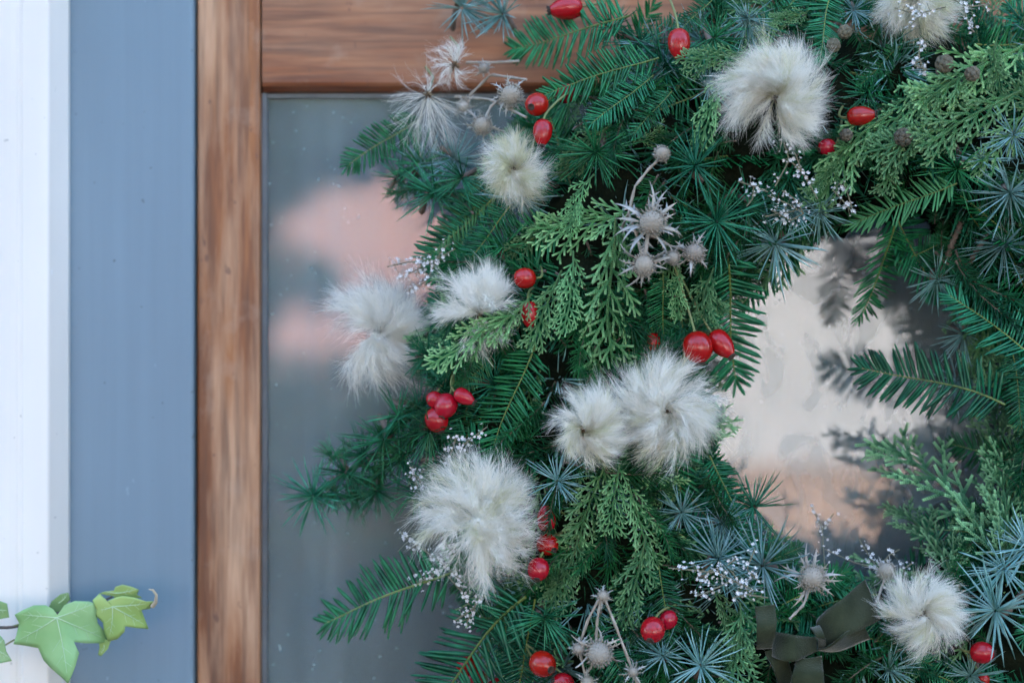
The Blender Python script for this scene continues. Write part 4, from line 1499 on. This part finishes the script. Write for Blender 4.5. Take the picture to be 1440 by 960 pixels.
def smooth_path(pts, n=28):
    pts = np.array(pts, float)
    m = len(pts)
    out = []
    for k in np.linspace(0, m - 1, n):
        i1 = min(int(k), m - 2)
        f = k - i1
        p0, p1, p2, p3 = pts[max(i1 - 1, 0)], pts[i1], pts[i1 + 1], pts[min(i1 + 2, m - 1)]
        out.append(.5 * ((2 * p1) + (-p0 + p2) * f + (2 * p0 - 5 * p1 + 4 * p2 - p3) * f * f + (-p0 + 3 * p1 - 3 * p2 + p3) * f ** 3))
    return np.array(out)


rb = thing("velvet_ribbon", P(1155, 880, -.12), "olive green velvet ribbon looped at the foot of the hole", "ribbon")


def band(name, edge_a, edge_b):
    """two edges given as (px, py, Y)"""
    A_ = smooth_path([P(*q) for q in edge_a])
    B_ = smooth_path([P(*q) for q in edge_b])
    mb = MB()
    ribbon_strip(mb, (A_ + B_) / 2, B_ - A_)
    put(mb, name, M['ribbon'], rb)


band("loop", [(1062, 850, -.118), (1064, 880, -.128), (1064, 912, -.122)], [(1090, 850, -.118), (1092, 880, -.130), (1086, 913, -.122)])
band("loop", [(1092, 888, -.112), (1118, 892, -.124), (1146, 895, -.114)], [(1086, 922, -.112), (1115, 930, -.128), (1150, 915, -.116)])
band("loop", [(1148, 872, -.112), (1180, 845, -.118), (1222, 812, -.104)], [(1150, 910, -.118), (1188, 896, -.126), (1236, 872, -.112)])
band("tail", [(1152, 908, -.124), (1182, 896, -.132), (1218, 884, -.120)], [(1156, 916, -.112), (1186, 914, -.118), (1222, 896, -.110)])
band("tail", [(1120, 930, -.124), (1114, 950, -.134), (1108, 992, -.128)], [(1156, 920, -.120), (1158, 945, -.132), (1156, 990, -.126)])
band("knot", [(1140, 884, -.118), (1148, 896, -.132), (1150, 914, -.122)], [(1152, 878, -.118), (1160, 896, -.134), (1160, 916, -.122)])
band("loop", [(1076, 914, -.112), (1085, 935, -.118), (1096, 975, -.112)], [(1104, 908, -.110), (1108, 930, -.114), (1118, 970, -.108)])

# ------------------------------------------------------------------ ivy at the white architrave
ivy = thing("ivy_runner", P(0, 880, -.07), "ivy runner with lobed green leaves across the white architrave", "ivy")


def ivy_leaf(centre, outline, tips, Y, mat, name="leaf", tilt=(0, 0), wave=.004, dry=None):
    """outline and tips in photo pixels; tilt: depth slope across x and y"""
    c = np.array(centre, float)
    out = np.array(outline, float)
    n = len(out)
    # densify the outline smoothly
    dense = []
    for q in range(n):
        p0, p1 = out[q], out[(q + 1) % n]
        for k in range(3):
            dense.append(p0 + (p1 - p0) * k / 3)
    dense = np.array(dense)
    m = len(dense)
    rings = [.0, .3, .6, .85, 1.0]

    def depth(p):
        d = (p - c) / 60.0
        r_ = math.hypot(*d)
        a_ = math.atan2(d[1], d[0])
        return Y + tilt[0] * d[0] + tilt[1] * d[1] + wave * math.sin(3 * a_ + 1) * r_ * r_ + .003 * r_ * r_ - .0016 * math.cos(5 * a_ + .6) * r_ * r_

    v = [P(c[0], c[1], depth(c))]
    for q in rings[1:]:
        for p in dense:
            pp = c + (p - c) * q
            v.append(P(pp[0], pp[1], depth(pp)))
    f4 = []
    for r_ in range(len(rings) - 2):
        for k in range(m):
            a_ = 1 + r_ * m + k
            b_ = 1 + r_ * m + (k + 1) % m
            f4.append((a_, b_, b_ + m, a_ + m))
    mb = MB().add(v, [(0, 1 + k, 1 + (k + 1) % m) for k in range(m)])
    mb.f.append(np.array(f4)[:, ::-1])
    lf = put(mb, name, mat, ivy)
    so = lf.modifiers.new("thickness", 'SOLIDIFY')
    so.thickness = .0004
    so.offset = 0
    for tp in tips:
        tp = np.array(tp, float)
        pts = []
        for k in np.linspace(0, .9, 9):
            p = c + (tp - c) * k + np.array([math.sin(k * 3) * 2, math.cos(k * 2) * 1.5 - 1.5])
            q = P(p[0], p[1], depth(p) - .0005)
            pts.append(q)
        vm = MB().tube(pts, np.linspace(.00038, .00012, 9), 6)
        me = vm.mesh("vein", M['ivy_v'])
        me.transform(Matrix.Translation(-Vector(ivy.location)))
        link("vein", me, lf)
        # side veins
        for k, sg in ((.35, 1), (.45, -1), (.6, 1), (.68, -1)):
            p = c + (tp - c) * k
            d = (tp - c) / np.linalg.norm(tp - c)
            e = d * .75 + np.array([-d[1], d[0]]) * sg * .7
            l_ = np.linalg.norm(tp - c) * .28 * (1 - k * .6)
            vm = MB().tube([P(*(p + e * l_ * w), depth(p + e * l_ * w) - .00035) for w in (0, .35, .7, 1)], [.00016, .00014, .0001, .00006], 5)
            me = vm.mesh("vein", M['ivy_v'])
            me.transform(Matrix.Translation(-Vector(ivy.location)))
            link("vein", me, lf)
    return lf


def zp(l):
    return [(x / 4.0, 720 + y / 4.0) for x, y in l]


ivy_leaf(zp([(318, 592)])[0], zp([(322, 575), (300, 545), (258, 522), (190, 522), (130, 548), (82, 575), (108, 622), (92, 690), (75, 740), (150, 750), (215, 762), (245, 830), (292, 880), (345, 925), (382, 962),
                                  (402, 920), (425, 860), (445, 790), (415, 728), (480, 735), (560, 735), (607, 728), (590, 672), (548, 620), (545, 560), (560, 520), (500, 500), (420, 497), (362, 520), (335, 560)]),
         zp([(95, 580), (85, 735), (378, 945), (595, 722), (545, 512)]), -.066, M['ivy'], tilt=(.006, -.004))
ivy_leaf(zp([(632, 530)])[0], zp([(600, 500), (560, 455), (520, 495), (545, 545), (540, 580), (580, 620), (585, 670), (610, 725), (660, 712), (700, 670), (705, 640), (770, 650), (836, 655), (815, 600), (795, 548),
                                  (845, 540), (870, 500), (820, 500), (760, 480), (690, 470), (650, 480)]),
         zp([(825, 648), (612, 715), (552, 560), (840, 520)]), -.060, M['ivy_y'], tilt=(-.004, .004))
ivy_leaf(zp([(655, 455)])[0], zp([(640, 440), (650, 418), (690, 406), (740, 418), (782, 435), (770, 462), (800, 480), (740, 482), (690, 478), (650, 500), (640, 470), (600, 465), (560, 455), (590, 445)]),
         zp([(770, 440), (580, 452)]), -.052, M['ivy_y'], tilt=(.003, .006))
ivy_leaf(zp([(330, 510)])[0], zp([(268, 545), (290, 500), (340, 460), (385, 450), (395, 490), (370, 520), (340, 575)]), zp([(380, 460)]), -.050, M['ivy'], tilt=(0, .004))
ivy_leaf(zp([(585, 745)])[0], zp([(555, 720), (575, 712), (625, 718), (605, 770), (568, 808), (552, 800), (560, 760)]), zp([(564, 800)]), -.050, M['ivy_y'])
ivy_leaf(zp([(-40, 545)])[0], zp([(-90, 500), (0, 498), (40, 512), (52, 590), (0, 600), (-100, 620)]), zp([(44, 560)]), -.062, M['ivy'])
ivy_leaf(zp([(-40, 760)])[0], zp([(-90, 690), (0, 690), (25, 720), (35, 780), (68, 835), (0, 848), (-100, 850)]), zp([(60, 830), (20, 715)]), -.064, M['ivy'])
mb = MB()
mb.tube([P(*q) for q in [(214.5, 872 - 20, -.062), (219, 846, -.066), (220, 836, -.068), (215, 829, -.066), (209, 828, -.062)]], [.0016, .0013, .0010, .0008, .0003], 6)
put(mb, "withered_tip", M['ivy_dry'], ivy)
put(MB().tube(smooth_path([P(*q) for q in [(-120, 892, -.05), (-30, 882, -.058), (22, 880.5, -.056), (80, 862, -.052), (130, 850, -.05), (158, 838, -.05)]], 24), np.linspace(.0013, .0006, 24), 7), "stem", M['ivy_s'], ivy)
put(MB().tube([P(*q) for q in [(18, 880, -.056), (45, 872, -.06), (79, 868, -.066)]], .0006, 6), "leaf_stalk", M['hip_stem'], ivy)
put(MB().tube([P(*q) for q in [(-20, 912, -.06), (8, 906, -.06), (20, 899, -.063)]], .0006, 6), "leaf_stalk", M['hip_stem'], ivy)
